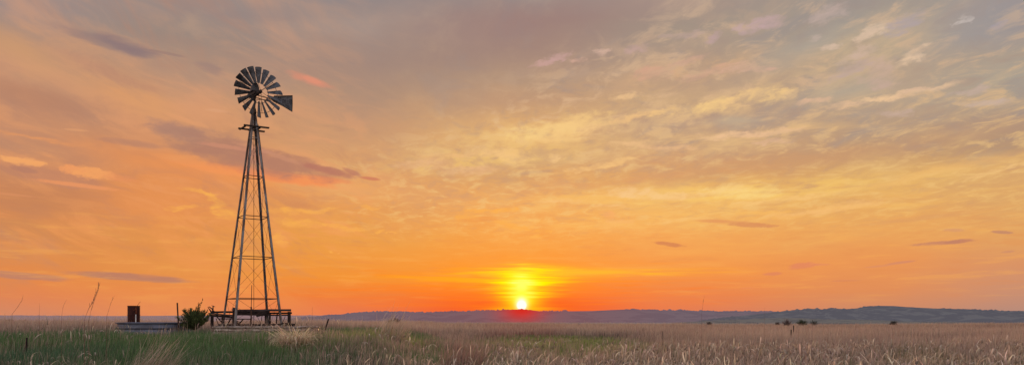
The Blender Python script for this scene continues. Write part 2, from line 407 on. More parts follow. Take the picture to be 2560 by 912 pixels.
# fine thin ripples low over the plain
low = g.m('MULTIPLY', g.rng(el0, 0.6, 2.2), g.rng(el0, 9.0, 5.0))
sky = g.mix(g.m('MULTIPLY', g.m('MULTIPLY', g.rng(st_g, 0.50, 0.68), low), 0.32), sky, lin((248, 174, 88)))
sky = g.mix(g.m('MULTIPLY', g.m('MULTIPLY', g.rng(st_g, 0.46, 0.34), low), 0.25), sky, lin((224, 138, 80)))

# the glow around the sun, broken by thin bars of cloud
sa, se = math.degrees(SUN_AZ), math.degrees(SUN_EL)
bars, _ = g.noise(g.comb(g.m('MULTIPLY', az0, 0.16), g.m('MULTIPLY', el0, 3.4), 8.0), 1.0, 5, 0.6, 0.15)
barm = g.rng(bars, 0.36, 0.56, 0.40, 1.0)
barw = g.m('MULTIPLY', g.m('SUBTRACT', bars, 0.52), 9.0)


def glow(cx, cy, rx, ry, col, k, lo=0.0, use=None):
    global sky
    a, e = azel(cx, cy)
    kx = F * math.pi / 180
    d = gauss(C0, a, e, rx / kx, ry / kx)
    if use is not None:
        d = g.m('SUBTRACT', d, g.m('MULTIPLY', use, g.rng(d, 0.05, 0.6)))
    m_ = g.m('EXPONENT', g.m('MULTIPLY', g.m('MAXIMUM', d, 0.0), -1.0))
    sky = g.mix(g.m('MULTIPLY', m_, k, clamp=True), sky, lin(col))


glow(1304, 768, 150, 20, (248, 62, 16), 0.80)
glow(1304, 762, 330, 34, (246, 96, 34), 0.50)
glow(1304, 720, 380, 46, (253, 120, 28), 0.50, use=barw)
glow(1304, 690, 180, 24, (255, 170, 30), 0.55, use=barw)
glow(1150, 698, 190, 8, (255, 166, 30), 0.80, use=barw)
glow(1480, 680, 210, 11, (255, 184, 48), 0.85, use=barw)
glow(1304, 690, 84, 18, (255, 224, 0), 1.0, use=barw)
glow(1304, 716, 66, 24, (255, 226, 0), 1.0, use=barw)
glow(1304, 708, 44, 30, (255, 252, 0), 1.1, use=barw)
glow(1304, 748, 44, 30, (255, 214, 0), 1.0)
glow(1304, 771, 74, 5, (255, 196, 20), 0.8)
glow(1304, 718, 24, 30, (255, 255, 110), 1.0, use=barw)
glow(1304, 746, 21, 22, (255, 255, 30), 1.2)
glow(1304, 760, 11, 14, (255, 255, 222), 1.7)

# zenith, the sky behind the viewer, below the horizon
sky = g.mix(g.rng(el0, 26, 60), sky, lin((132, 130, 146)))
absa = g.m('ABSOLUTE', az0)
back = g.ramp(g.m('DIVIDE', el0, 90.0, clamp=True), [(0.0, (190, 166, 150)), (0.15, (184, 165, 154)), (0.4, (156, 150, 154)), (1.0, (132, 132, 150))])
sky = g.mix(g.rng(absa, 46, 120), sky, g.v('MULTIPLY', back, (2.3, 2.3, 2.3)))  # unseen sky behind brightened as fill for sides facing the viewer
sky = g.mix(g.rng(el0, -0.2, -4.0), sky, lin((120, 98, 92)))
# the sun itself
sd = (math.sin(SUN_AZ) * math.cos(SUN_EL), math.cos(SUN_AZ) * math.cos(SUN_EL), math.sin(SUN_EL))
cosd = g.v('DOT_PRODUCT', tc.outputs['Generated'], sd)
disc = g.rng(cosd, math.cos(math.radians(0.42)), math.cos(math.radians(0.30)))
sky = g.mix(disc, sky, (1.25, 1.15, 0.95))

nish = nt.nodes.new('ShaderNodeTexSky')
nish.sky_type = 'NISHITA'
nish.sun_disc = False
nish.sun_elevation = SUN_EL
nish.sun_rotation = SUN_AZ
nish.dust_density = 2.0
bg1 = nt.nodes.new('ShaderNodeBackground')
bg1.inputs['Strength'].default_value = 0.006
g.l.new(nish.outputs[0], bg1.inputs['Color'])
bg2 = nt.nodes.new('ShaderNodeBackground')
bg2.inputs['Strength'].default_value = 0.97
g.l.new(sky, bg2.inputs['Color'])
ad = nt.nodes.new('ShaderNodeAddShader')
g.l.new(bg1.outputs[0], ad.inputs[0])
g.l.new(bg2.outputs[0], ad.inputs[1])
wo = nt.nodes.new('ShaderNodeOutputWorld')
g.l.new(ad.outputs[0], wo.inputs['Surface'])
S.world = world

sl = bpy.data.lights.new('sun', 'SUN')
sl.energy = 2.0
sl.angle = math.radians(0.5)
sl.color = (1.0, 0.46, 0.20)
so = bpy.data.objects.new('sun', sl)
COL.objects.link(so)
so.rotation_euler = Vector(sd).to_track_quat('Z', 'Y').to_euler()


# ------------------------------------------------------------------ materials
def mat(name, col=None, rough=0.8, metal=0.0, var=None, scale=6.0, amount=0.5, bump=0.0, stretch=(1, 1, 1), attr=None, trans=0.0, detail=5):
    m = bpy.data.materials.new(name)
    m.use_nodes = True
    t = m.node_tree
    t.nodes.clear()
    q = G(t)
    out = t.nodes.new('ShaderNodeOutputMaterial')
    p = t.nodes.new('ShaderNodeBsdfPrincipled')
    p.inputs['Roughness'].default_value = rough
    p.inputs['Metallic'].default_value = metal
    p.inputs['Specular IOR Level'].default_value = 0.25
    if attr:
        a = t.nodes.new('ShaderNodeAttribute')
        a.attribute_name = attr
        c = a.outputs['Color']
    else:
        tcn = t.nodes.new('ShaderNodeTexCoord')
        vm = q.v('MULTIPLY', tcn.outputs['Object'], stretch)
        n, _ = q.noise(vm, scale, detail, 0.65, 0.3)
        c = q.mix(q.m('MULTIPLY', q.rng(n, 0.38, 0.64), amount * 2, clamp=True), col, var or tuple(v * 0.55 for v in col))
        if bump:
            b = t.nodes.new('ShaderNodeBump')
            b.inputs['Strength'].default_value = bump
            b.inputs['Distance'].default_value = 0.02
            q.l.new(n, b.inputs['Height'])
            q.l.new(b.outputs[0], p.inputs['Normal'])
    q.put(p.inputs['Base Color'], c)
    if trans:
        tr = t.nodes.new('ShaderNodeBsdfTranslucent')
        q.put(tr.inputs['Color'], c)
        mx = t.nodes.new('ShaderNodeMixShader')
        mx.inputs[0].default_value = trans
        q.l.new(p.outputs[0], mx.inputs[1])
        q.l.new(tr.outputs[0], mx.inputs[2])
        q.l.new(mx.outputs[0], out.inputs[0])
    else:
        q.l.new(p.outputs[0], out.inputs[0])
    return m


M_steel = mat('galvanised_steel', (0.20, 0.205, 0.22), 0.5, 0.3, (0.09, 0.06, 0.05), 5, 0.5, 0.2, (1, 1, 0.3))
M_blade = mat('blade_sheet', (0.105, 0.118, 0.140), 0.5, 0.2, (0.028, 0.030, 0.038), 4, 0.5)
M_dark = mat('dark_iron', (0.035, 0.032, 0.034), 0.7, 0.2, (0.06, 0.04, 0.03), 8, 0.4)
M_rustwire = mat('rusty_rod', (0.10, 0.05, 0.035), 0.8, 0.1, (0.05, 0.03, 0.025), 12, 0.5)
M_letter = mat('faded_paint', (0.03, 0.024, 0.035), 0.7, 0, (0.07, 0.07, 0.085), 9, 0.6)
M_wood = mat('weathered_wood', (0.075, 0.06, 0.062), 0.9, 0, (0.032, 0.024, 0.024), 4, 0.6, 0.5, (1, 1, 6))
M_wood2 = mat('dark_wood', (0.034, 0.024, 0.024), 0.9, 0, (0.018, 0.012, 0.012), 5, 0.6, 0.5)
M_tank = mat('galvanised_tank', (0.125, 0.15, 0.22), 0.45, 0.35, (0.08, 0.09, 0.12), 2.2, 0.45, 0.1, (1, 1, 2.5))
M_tank2 = mat('worn_tank', (0.42, 0.38, 0.35), 0.6, 0.2, (0.16, 0.12, 0.10), 2.6, 0.55, 0.1, (1, 1, 5))
M_inside = mat('tank_inside', (0.05, 0.05, 0.055), 0.8)
M_rust = mat('rusted_sheet', (0.060, 0.018, 0.014), 0.85, 0.1, (0.030, 0.010, 0.010), 3, 0.6, 0.3, (1, 1, .4))
M_rust2 = mat('bright_rust', (0.22, 0.07, 0.03), 0.9, 0, (0.10, 0.03, 0.02), 9, 0.5)
M_white = mat('white_pipe', (0.62, 0.64, 0.68), 0.5, 0, (0.4, 0.4, 0.42), 6, 0.3)
M_veg = mat('grass_blades', attr='col', rough=0.85, trans=0.35)
M_leaf = mat('juniper_sprays', attr='col', rough=0.8, trans=0.12)
M_bark = mat('bark', (0.075, 0.05, 0.04), 0.95, 0, (0.035, 0.025, 0.02), 10, 0.5, 0.4)


def ground_mat():
    m = bpy.data.materials.new('prairie_soil')
    m.use_nodes = True
    t = m.node_tree
    t.nodes.clear()
    q = G(t)
    out = t.nodes.new('ShaderNodeOutputMaterial')
    p = t.nodes.new('ShaderNodeBsdfDiffuse')
    geo = t.nodes.new('ShaderNodeNewGeometry')
    n, _ = q.noise(geo.outputs['Position'], 0.8, 8, 0.65)
    n2, _ = q.noise(geo.outputs['Position'], 0.012, 5, 0.6)
    c = q.mix(q.rng(n, 0.35, 0.65), (0.10, 0.075, 0.055), (0.17, 0.125, 0.10))
    x, y, z = q.sep(geo.outputs['Position'])
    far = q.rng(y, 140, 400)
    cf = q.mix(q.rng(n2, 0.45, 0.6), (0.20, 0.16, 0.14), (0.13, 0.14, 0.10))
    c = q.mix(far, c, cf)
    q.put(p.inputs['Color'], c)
    em = t.nodes.new('ShaderNodeEmission')  # haze over the far ground, painted in as emission
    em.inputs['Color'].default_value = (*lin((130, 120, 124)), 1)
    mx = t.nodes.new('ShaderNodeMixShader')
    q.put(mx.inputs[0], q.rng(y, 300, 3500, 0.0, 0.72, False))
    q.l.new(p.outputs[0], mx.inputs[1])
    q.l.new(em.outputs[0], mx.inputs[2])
    q.l.new(mx.outputs[0], out.inputs[0])
    return m


def hill_mat(name, haze, f, grass, wood, sc, lo=0.46, hi=0.56):
    """grassland with woods in the draws, with lit evening haze painted in as emission"""
    m = bpy.data.materials.new(name)
    m.use_nodes = True
    t = m.node_tree
    t.nodes.clear()
    q = G(t)
    out = t.nodes.new('ShaderNodeOutputMaterial')
    p = t.nodes.new('ShaderNodeBsdfDiffuse')
    geo = t.nodes.new('ShaderNodeNewGeometry')
    x, y, z = q.sep(geo.outputs['Position'])
    v = q.comb(q.m('MULTIPLY', x, 1.0), q.m('MULTIPLY', y, 0.6), q.m('MULTIPLY', z, 3.0))
    n, _ = q.noise(v, sc, 7, 0.62, 0.6)
    c = q.mix(q.rng(n, lo, hi), grass, wood)
    q.put(p.inputs['Color'], c)
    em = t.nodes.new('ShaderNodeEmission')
    # emission paints the haze, and the red sun flare around the sun's bearing
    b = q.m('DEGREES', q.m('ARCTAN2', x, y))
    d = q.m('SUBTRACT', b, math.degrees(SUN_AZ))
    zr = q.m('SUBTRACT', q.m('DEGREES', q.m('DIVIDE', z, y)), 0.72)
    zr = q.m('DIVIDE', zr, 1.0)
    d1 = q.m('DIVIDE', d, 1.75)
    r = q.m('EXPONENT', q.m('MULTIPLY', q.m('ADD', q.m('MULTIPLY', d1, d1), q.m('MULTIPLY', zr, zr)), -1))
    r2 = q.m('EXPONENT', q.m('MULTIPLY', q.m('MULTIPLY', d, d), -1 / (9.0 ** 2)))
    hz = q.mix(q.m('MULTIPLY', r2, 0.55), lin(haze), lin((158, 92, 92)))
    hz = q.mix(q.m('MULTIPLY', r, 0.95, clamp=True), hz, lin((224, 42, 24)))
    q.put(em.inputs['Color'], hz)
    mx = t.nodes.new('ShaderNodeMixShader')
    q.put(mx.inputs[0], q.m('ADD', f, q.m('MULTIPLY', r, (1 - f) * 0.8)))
    q.l.new(p.outputs[0], mx.inputs[1])
    q.l.new(em.outputs[0], mx.inputs[2])
    q.l.new(mx.outputs[0], out.inputs[0])
    return m


# ------------------------------------------------------------------ mesh helper
WL = {}


def tag(o, label=None, cat=None, group=None, kind=None):
    if label: o['label'] = label
    if cat: o['category'] = cat
    if group: o['group'] = group
    if kind: o['kind'] = kind
    return o


def link(o, parent, org):
    COL.objects.link(o)
    WL[o.name] = Vector(org)
    if parent:
        o.parent = parent
        o.location = Vector(org) - WL[parent.name]
    else:
        o.location = org
    return o


def empty(name, org, parent=None):
    return link(bpy.data.objects.new(name, None), parent, org)


class MB:
    """collects faces in world coordinates"""
    def __init__(s):
        s.v, s.f = [], []

    def add(s, vs, fs):
        o = len(s.v)
        s.v += [tuple(v) for v in vs]
        s.f += [tuple(i + o for i in f) for f in fs]

    def tube(s, pts, r, n=6, cap=True):
        pts = [Vector(p) for p in pts]
        k = len(pts)
        rs = r if isinstance(r, (list, tuple)) else [r] * k
        rings = []
        for i, p in enumerate(pts):
            d = (pts[min(i + 1, k - 1)] - pts[max(i - 1, 0)]).normalized()
            u = d.cross(Vector((0, 0, 1)))
            if u.length < 0.05: u = d.cross(Vector((1, 0, 0)))
            u.normalize()
            w = d.cross(u)
            rings.append([p + (u * math.cos(2 * math.pi * j / n) + w * math.sin(2 * math.pi * j / n)) * rs[i] for j in range(n)])
        vs = [v for r_ in rings for v in r_]
        fs = [(i * n + j, i * n + (j + 1) % n, (i + 1) * n + (j + 1) % n, (i + 1) * n + j) for i in range(k - 1) for j in range(n)]
        if cap: fs += [tuple(range(n))[::-1], tuple((k - 1) * n + j for j in range(n))]
        s.add(vs, fs)
        return s

    def beam(s, a, b, w, h, up=(0, 0, 1), rough=0.0, bev=0.12):
        """bar from a to b, w across, h along up, with chamfered edges"""
        a, b = Vector(a), Vector(b)
        d = (b - a).normalized()
        u = d.cross(Vector(up))
        if u.length < 1e-3: u = d.cross(Vector((1, 0, 0)))
        u.normalize()
        w_ = u.cross(d).normalized()
        c = min(w, h) * bev
        prof = [(-w / 2 + c, -h / 2), (w / 2 - c, -h / 2), (w / 2, -h / 2 + c), (w / 2, h / 2 - c), (w / 2 - c, h / 2), (-w / 2 + c, h / 2), (-w / 2, h / 2 - c), (-w / 2, -h / 2 + c)]
        k = 2 if not rough else max(2, int((b - a).length / 0.25) + 1)
        vs = []
        for i in range(k):
            t = i / (k - 1)
            c0 = a.lerp(b, t) + Vector((random.uniform(-1, 1), random.uniform(-1, 1), random.uniform(-1, 1))) * rough
            vs += [c0 + u * x * (1 + random.uniform(-1, 1) * rough * 4) + w_ * y * (1 + random.uniform(-1, 1) * rough * 4) for x, y in prof]
        n = 8
        fs = [(i * n + j, i * n + (j + 1) % n, (i + 1) * n + (j + 1) % n, (i + 1) * n + j) for i in range(k - 1) for j in range(n)]
        fs += [tuple(range(n))[::-1], tuple((k - 1) * n + j for j in range(n))]
        s.add(vs, fs)
        return s

    def angle(s, a, b, w, t, cdir):
        """L-section steel whose corner points along cdir"""
        a, b = Vector(a), Vector(b)
        d = (b - a).normalized()
        c = Vector(cdir)
        c = (c - d * c.dot(d)).normalized()
        e = d.cross(c)
        p, q = (-(c) + e).normalized(), (-(c) - e).normalized()
        prof = [(0, 0), (w, 0), (w, t), (t, t), (t, w), (0, w)]
        vs = [P + p * x + q * y + c * w * 0.3 for P in (a, b) for x, y in prof]
        fs = [(j, (j + 1) % 6, 6 + (j + 1) % 6, 6 + j) for j in range(6)] + [tuple(range(6))[::-1], tuple(range(6, 12))]
        s.add(vs, fs)
        return s

    def build(s, name, m, parent=None, org=None, smooth=False):
        if org is None: org = WL[parent.name] if parent else s.v[0]
        org = Vector(org)
        me = bpy.data.meshes.new(name)
        me.from_pydata([Vector(v) - org for v in s.v], [], s.f)
        me.materials.append(m)
        me.validate()
        if smooth: me.shade_smooth()
        return link(bpy.data.objects.new(name, me), parent, org)


# ------------------------------------------------------------------ terrain
def gnd(x, y):
    x, y = np.asarray(x, float), np.asarray(y, float)
    wx = 1 - sst((x + 6.5 + (y - 30) * 0.10) / 5.0)
    up = sst((y - 15) / 13.0) * (1 - 0.62 * sst((y - 42) / 40.0))
    z = 0.86 * wx * up
    z = z + 0.05 * np.sin(x * 0.7 + 1) * np.sin(y * 0.5) + 0.04 * np.sin(x * 1.9) * np.cos(y * 1.3)
    z = z + 0.12 * sst((y - 45) / 60) * np.sin(x * 0.045 + 2)
    drop = sst((y - 165 + 12 * np.sin(x * 0.02)) / 420.0)
    return z * (1 - drop) - 26 * drop


def grid_mesh(xs, ys, zf):
    X, Y = np.meshgrid(xs, ys)
    Z = zf(X, Y)
    v = np.stack([X, Y, Z], -1).reshape(-1, 3)
    nx, ny = len(xs), len(ys)
    i, j = np.meshgrid(np.arange(nx - 1), np.arange(ny - 1))
    a = (j * nx + i).ravel()
    f = np.stack([a, a + 1, a + 1 + nx, a + nx], -1)
    return v, f


def np_mesh(name, v, f, m, col=None, smooth=False):
    me = bpy.data.meshes.new(name)
    k = f.shape[1]
    me.vertices.add(len(v))
    me.vertices.foreach_set('co', v.astype(np.float32).ravel())
    me.loops.add(f.size)
    me.loops.foreach_set('vertex_index', f.astype(np.int32).ravel())
    me.polygons.add(len(f))
    me.polygons.foreach_set('loop_start', np.arange(0, f.size, k, dtype=np.int32))
    me.polygons.foreach_set('loop_total', np.full(len(f), k, dtype=np.int32))
    if smooth: me.polygons.foreach_set('use_smooth', np.ones(len(f), dtype=bool))
    me.update(calc_edges=True)
    if col is not None:
        a = me.color_attributes.new('col', 'FLOAT_COLOR', 'POINT')
        a.data.foreach_set('color', np.concatenate([col, np.ones((len(col), 1))], 1).astype(np.float32).ravel())
    me.materials.append(m)
    return me


def geo(a, b, n):
    return list(np.geomspace(a, b, n))


xs = [-v for v in geo(60, 30000, 40)][::-1] + list(np.linspace(-58, 58, 110)) + geo(60, 30000, 40)
ys = [-v for v in geo(20, 3000, 15)][::-1] + list(np.linspace(-18, 60, 80)) + geo(62, 40000, 90)
v, f = grid_mesh(xs, ys, gnd)
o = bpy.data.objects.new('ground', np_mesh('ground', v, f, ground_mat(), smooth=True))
COL.objects.link(o)
tag(o, kind='structure')

# hills: ridge lines given as (px, py) seen from the meadow, at a real distance
def vnoise(x, seed, octs=5, f0=1.0, p=0.55):
    r = np.random.default_rng(seed)
    out = np.zeros_like(x)
    a = 1.0
    for k in range(octs):
        tab = r.uniform(-1, 1, 4096)
        t = x * f0 * 2 ** k
        i = np.floor(t).astype(int)
        fr = sst(t - i)
        out += a * (tab[i % 4096] * (1 - fr) + tab[(i + 1) % 4096] * fr)
        a *= p
    return out


def vnoise2(x, y, seed, octs=4, p=0.5):
    r = np.random.default_rng(seed)
    out = np.zeros_like(x)
    a = 1.0
    for k in range(octs):
        tab = r.uniform(-1, 1, (256, 256))
        tx, ty = x * 2 ** k, y * 2 ** k
        i, j = np.floor(tx).astype(int), np.floor(ty).astype(int)
        fx, fy = sst(tx - i), sst(ty - j)
        i0, i1, j0, j1 = i % 256, (i + 1) % 256, j % 256, (j + 1) % 256
        out += a * ((tab[i0, j0] * (1 - fx) + tab[i1, j0] * fx) * (1 - fy) + (tab[i0, j1] * (1 - fx) + tab[i1, j1] * fx) * fy)
        a *= p
    return out


def hills(name, D, depth, prof, m, trees, seed, relief=0.12, basez=-26):
    prof = sorted(prof)
    pxs = np.array([p[0] for p in prof], float)
    pys = np.array([p[1] for p in prof], float)
    X = np.arange((prof[0][0] - 1280) / F * D, (prof[-1][0] - 1280) / F * D, D / F * 1.6)
    T = np.linspace(-1, 1.0, 46)
    XX, TT = np.meshgrid(X, T)
    ridge = EYE + (HZ - np.interp(XX / D * F + 1280, pxs, pys)) / F * D
    H = ridge - basez
    shape = np.where(TT < 0, np.cos(TT * math.pi / 2) ** 1.3, np.cos(TT * math.pi / 2))
    wob = vnoise2(XX / (depth * 0.55) + 50, TT * 1.6 + 50, seed) * relief
    Z = basez + H * np.clip(shape * (1 + wob * (1 - np.abs(1 - shape) ** 0.5 * 0 - shape ** 6)), 0, 2)
    # crowns of the woods along the crest
    tn = vnoise2(XX / (D / F * 4.5) + 9, TT * 14 + 9, seed + 1, 3, 0.7)
    keep = sst((vnoise(XX / (D / F * 60) + 20, seed + 2, 2) + 0.55) / 0.6)
    Z = Z + np.maximum(tn, 0) * trees * D / F * shape * keep
    YY = D + TT * depth
    vtx = np.stack([XX, YY, Z], -1).reshape(-1, 3)
    nx, ny = len(X), len(T)
    i, j = np.meshgrid(np.arange(nx - 1), np.arange(ny - 1))
    a = (j * nx + i).ravel()
    fc = np.stack([a, a + 1, a + 1 + nx, a + nx], -1)
    o = bpy.data.objects.new(name, np_mesh(name, vtx, fc, m, smooth=False))
    COL.objects.link(o)
    tag(o, kind='structure')
    return o


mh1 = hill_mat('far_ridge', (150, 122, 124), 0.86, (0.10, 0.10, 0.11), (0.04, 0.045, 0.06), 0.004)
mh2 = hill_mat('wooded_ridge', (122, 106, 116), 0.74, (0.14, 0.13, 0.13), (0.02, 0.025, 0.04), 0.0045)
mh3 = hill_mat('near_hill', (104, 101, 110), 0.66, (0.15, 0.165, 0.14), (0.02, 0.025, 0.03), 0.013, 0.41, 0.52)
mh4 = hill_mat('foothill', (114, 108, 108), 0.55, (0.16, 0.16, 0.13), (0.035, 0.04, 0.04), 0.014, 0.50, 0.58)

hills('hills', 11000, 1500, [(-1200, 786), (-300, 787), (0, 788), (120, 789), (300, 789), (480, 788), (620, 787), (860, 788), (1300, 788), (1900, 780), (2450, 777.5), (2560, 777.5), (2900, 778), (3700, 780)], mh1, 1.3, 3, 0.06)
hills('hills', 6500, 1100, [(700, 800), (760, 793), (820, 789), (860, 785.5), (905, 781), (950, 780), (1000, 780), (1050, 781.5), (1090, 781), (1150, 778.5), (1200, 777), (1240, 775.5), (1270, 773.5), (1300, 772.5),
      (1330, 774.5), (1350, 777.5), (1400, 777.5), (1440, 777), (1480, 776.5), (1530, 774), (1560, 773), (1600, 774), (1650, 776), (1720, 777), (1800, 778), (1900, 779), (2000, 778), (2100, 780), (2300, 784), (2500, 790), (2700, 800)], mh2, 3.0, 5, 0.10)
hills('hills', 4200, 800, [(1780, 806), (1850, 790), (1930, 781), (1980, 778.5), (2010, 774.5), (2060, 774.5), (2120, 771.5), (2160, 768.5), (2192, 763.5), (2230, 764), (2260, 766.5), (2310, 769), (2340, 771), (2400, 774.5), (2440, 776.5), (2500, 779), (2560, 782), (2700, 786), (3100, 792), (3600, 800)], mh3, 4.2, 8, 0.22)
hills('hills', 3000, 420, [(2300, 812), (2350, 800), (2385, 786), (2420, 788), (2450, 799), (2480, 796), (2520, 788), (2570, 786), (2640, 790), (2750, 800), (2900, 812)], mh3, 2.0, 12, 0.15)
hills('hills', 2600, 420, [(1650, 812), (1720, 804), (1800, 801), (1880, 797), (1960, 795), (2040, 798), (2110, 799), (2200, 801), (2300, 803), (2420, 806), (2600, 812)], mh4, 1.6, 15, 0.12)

# ------------------------------------------------------------------ windmill
BX, BY, BZ = at(630, 800, 35).x, 35.0, float(gnd(-12.3, 35)) - 0.02
TOPX = at(634.5, 300, 35).x
mill = empty('windmill', (BX, BY, BZ))
tag(mill, 'tall steel farm windmill with a many-bladed wheel on a four-legged lattice tower', 'windmill')
ROT = math.radians(35)
ZT = 11.45


def leg_pt(k, z):
    """k: 0 far, 1 left, 2 near, 3 right"""
    t = (z - 2.6) / (ZT - 2.6)
    R = 1.36 + (0.09 - 1.36) * t
    a = ROT + math.radians(45 + 90 * k)
    cx = BX + (TOPX - BX) * (z - BZ) / (ZT - BZ)
    return Vector((cx + R * math.cos(a), BY + R * math.sin(a), z))


for k in range(4):
    a = ROT + math.radians(45 + 90 * k)
    w = 0.095
    MB().angle(leg_pt(k, BZ - 0.1), leg_pt(k, ZT), w, 0.016, (math.cos(a), math.sin(a), 0)).build('leg', M_steel, mill, leg_pt(k, BZ))
LEV = [2.62, 4.56, 6.46, 8.36, 10.2]
for z in LEV:
    m_ = MB()
    for k in range(4):
        m_.beam(leg_pt(k, z + 0.02), leg_pt((k + 1) % 4, z + 0.02), 0.024, 0.034)
    m_.build('cross_rail', M_rustwire if z < 9 else M_steel, mill)
zz = [BZ + 0.3] + LEV
for i in range(5):
    m_ = MB()
    for k in range(4):
        m_.tube([leg_pt(k, zz[i]), leg_pt((k + 1) % 4, zz[i + 1])], 0.0058, 4)
        m_.tube([leg_pt((k + 1) % 4, zz[i]), leg_pt(k, zz[i + 1])], 0.0058, 4)
    m_.build('brace_wire', M_rustwire, mill)
# ladder on the right hand face beside the right leg
lad = empty('ladder', leg_pt(3, 1.6), mill)
def lad_pt(z, s):
    p, q_ = leg_pt(3, z), leg_pt(0, z)
    d = (q_ - p)
    L = d.length
    return p + d.normalized() * (min(0.16, L * 0.2) + s * min(0.30, L * 0.42)) + Vector((0.05, 0.03, 0))
for s_ in (0, 1):
    MB().tube([lad_pt(1.5, s_), lad_pt(6.0, s_), lad_pt(10.9, s_)], 0.014, 5).build('side_rail', M_rustwire, lad)
z = 1.7
while z < 10.8:
    MB().tube([lad_pt(z, 0), lad_pt(z, 1)], 0.014, 5).build('rung', M_rustwire, lad, lad_pt(z, 0))
    z += 0.46
# work platform: two long planks and their bearers
plat = empty('platform', (TOPX, 35, 10.7))
plat.parent = mill; plat.location = WL[plat.name] - WL[mill.name]
zc = 10.70
A, B, C_, D_ = Vector((-12.95, 35.02, zc)), Vector((-12.48, 34.44, zc)), Vector((-11.48, 34.98, zc)), Vector((-11.93, 35.68, zc))
MB().beam(B, C_, 0.16, 0.05, rough=0.003).build('plank', M_dark, plat, B)
MB().beam(A, D_, 0.16, 0.05, rough=0.003).build('plank', M_dark, plat, A)
e = (B - A).normalized()
l_ = (C_ - B).normalized()
MB().beam(A + l_ * .06 - Vector((0, 0, .05)), B + l_ * .06 - Vector((0, 0, .05)), 0.08, 0.05).build('bearer', M_dark, plat, A)
MB().beam(A + l_ * .48 - Vector((0, 0, .05)), B + l_ * .48 - Vector((0, 0, .05)), 0.07, 0.05).build('bearer', M_dark, plat, A)
MB().beam(A + l_ * .72 - Vector((0, 0, .05)), B + l_ * .72 - Vector((0, 0, .05)), 0.07, 0.05).build('bearer', M_dark, plat, A)
# mast and gearbox
HX = at(637, 232, 35).x
HZc = 12.30
MB().tube([(TOPX, 35, 11.1), ((TOPX + HX) / 2, 35, 11.8), (HX, 35, HZc - 0.1)], [0.062, 0.055, 0.055], 10).build('mast', M_dark, mill)
MB().tube([(TOPX, 35, 11.30), (TOPX, 35, 11.45), (TOPX + .01, 35, 11.62), (TOPX + .01, 35, 11.66)], [0.11, 0.12, 0.085, 0.06], 10).build('turntable', M_dark, mill)
MB().tube([(TOPX, 35, 1.2), (TOPX, 35, 11.2)], 0.012, 5).build('pump_rod', M_rustwire, mill)
pz = at(628, 762, 34.1)
MB().tube([at(628, 815, 34.1), at(628, 766, 34.1)], 0.034, 8).tube([at(628, 770, 34.1), at(629.5, 712, 34.1)], 0.015, 6).build('pump_pipe', M_rustwire, mill)
mdir = Vector((0.7071, -0.7071, 0))      # the way the wheel faces
hdir = Vector((0.7071, 0.7071, 0))       # along the plane of the wheel
up = Vector((0, 0, 1))
HC = Vector((HX, 35, HZc))
gb = MB()
gb.beam(HC - mdir * 0.50 + up * .02, HC + mdir * 0.22 + up * .02, 0.26, 0.22, bev=0.25)
gb.tube([HC + mdir * 0.2 + up * .03, HC + mdir * 0.64 + up * .03], 0.055, 10)
gb.tube([HC - mdir * 0.1 - up * .28, HC - mdir * 0.1 - up * .05], [0.07, 0.13], 8)
gb.build('gearbox', M_dark, mill)
# hood over the gears: rounded back, flat front
hm = MB()
ring = []
N = 9
for i in range(N):
    t = i / (N - 1)
    s_ = math.sin(t * math.pi / 2)
    hw, hh = 0.05 + 0.13 * s_, 0.06 + 0.36 * s_
    c = HC - mdir * (0.52 - 0.62 * t) + up * 0.12
    ring.append([c + hdir * hw * math.cos(a_) + up * hh * (max(math.sin(a_), 0) ** 0.8) for a_ in np.linspace(0, math.pi, 9)])
vs = [p for r_ in ring for p in r_]
fs = [(i * 9 + j, i * 9 + j + 1, (i + 1) * 9 + j + 1, (i + 1) * 9 + j) for i in range(N - 1) for j in range(8)]
fs += [tuple((N - 1) * 9 + j for j in range(9)), tuple(range(9))[::-1]]
hm.add(vs, fs)
hm.build('hood', M_blade, mill)
# wheel
WC = HC + mdir * 0.40
wheel = empty('wheel', WC, mill)
NB = 18
beta = math.radians(31)
def wp(r, th, off=0.0):
    return WC + (hdir * math.cos(th) + up * math.sin(th)) * r + mdir * off
for k in range(NB):
    th = math.radians(91 + k * 360 / NB)
    er = hdir * math.cos(th) + up * math.sin(th)
    et = -hdir * math.sin(th) + up * math.cos(th)
    ch = et * math.cos(beta) - mdir * math.sin(beta)
    nn = er.cross(ch).normalized()
    rows = []
    ch = (ch + mdir * random.uniform(-.06, .06) + er * random.uniform(-.02, .02)).normalized()
    for r, w in ((0.43, 0.105), (0.68, 0.178), (0.93, 0.245), (1.17, 0.305)):
        row = []
        for u in (-1, -0.5, 0, 0.5, 1):
            rr = r + (0.018 * (1 - u * u) if r > 1.1 else 0) + (random.uniform(-.006, .006))
            row.append(WC + er * rr + ch * w / 2 * u + nn * (0.030 * (1 - u * u) * w / 0.3))
        rows.append(row)
    th_ = nn * 0.004
    vs = [p + th_ for r_ in rows for p in r_] + [p - th_ for r_ in rows for p in r_]
    q5 = [(i * 5 + j, i * 5 + j + 1, (i + 1) * 5 + j + 1, (i + 1) * 5 + j) for i in range(3) for j in range(4)]
    b_ = MB()
    b_.add(vs, q5 + [tuple(x + 20 for x in f_)[::-1] for f_ in q5])
    bo = b_.build('blade', M_blade, wheel, WC + er * 0.43, True)
for r_, nm in ((0.50, 0.012), (0.95, 0.012)):
    pts = [wp(r_, 2 * math.pi * i / 72, -0.035) for i in range(73)]
    MB().tube(pts, nm, 5, False).build('rim', M_steel, wheel)
sp = MB()
for k in range(6):
    th = math.radians(91 + 10 + 60 * k)
    sp.tube([WC + mdir * 0.22, wp(0.95, th, -0.03)], 0.009, 4)
    sp.tube([WC - mdir * 0.08, wp(0.95, th, -0.03)], 0.007, 4)
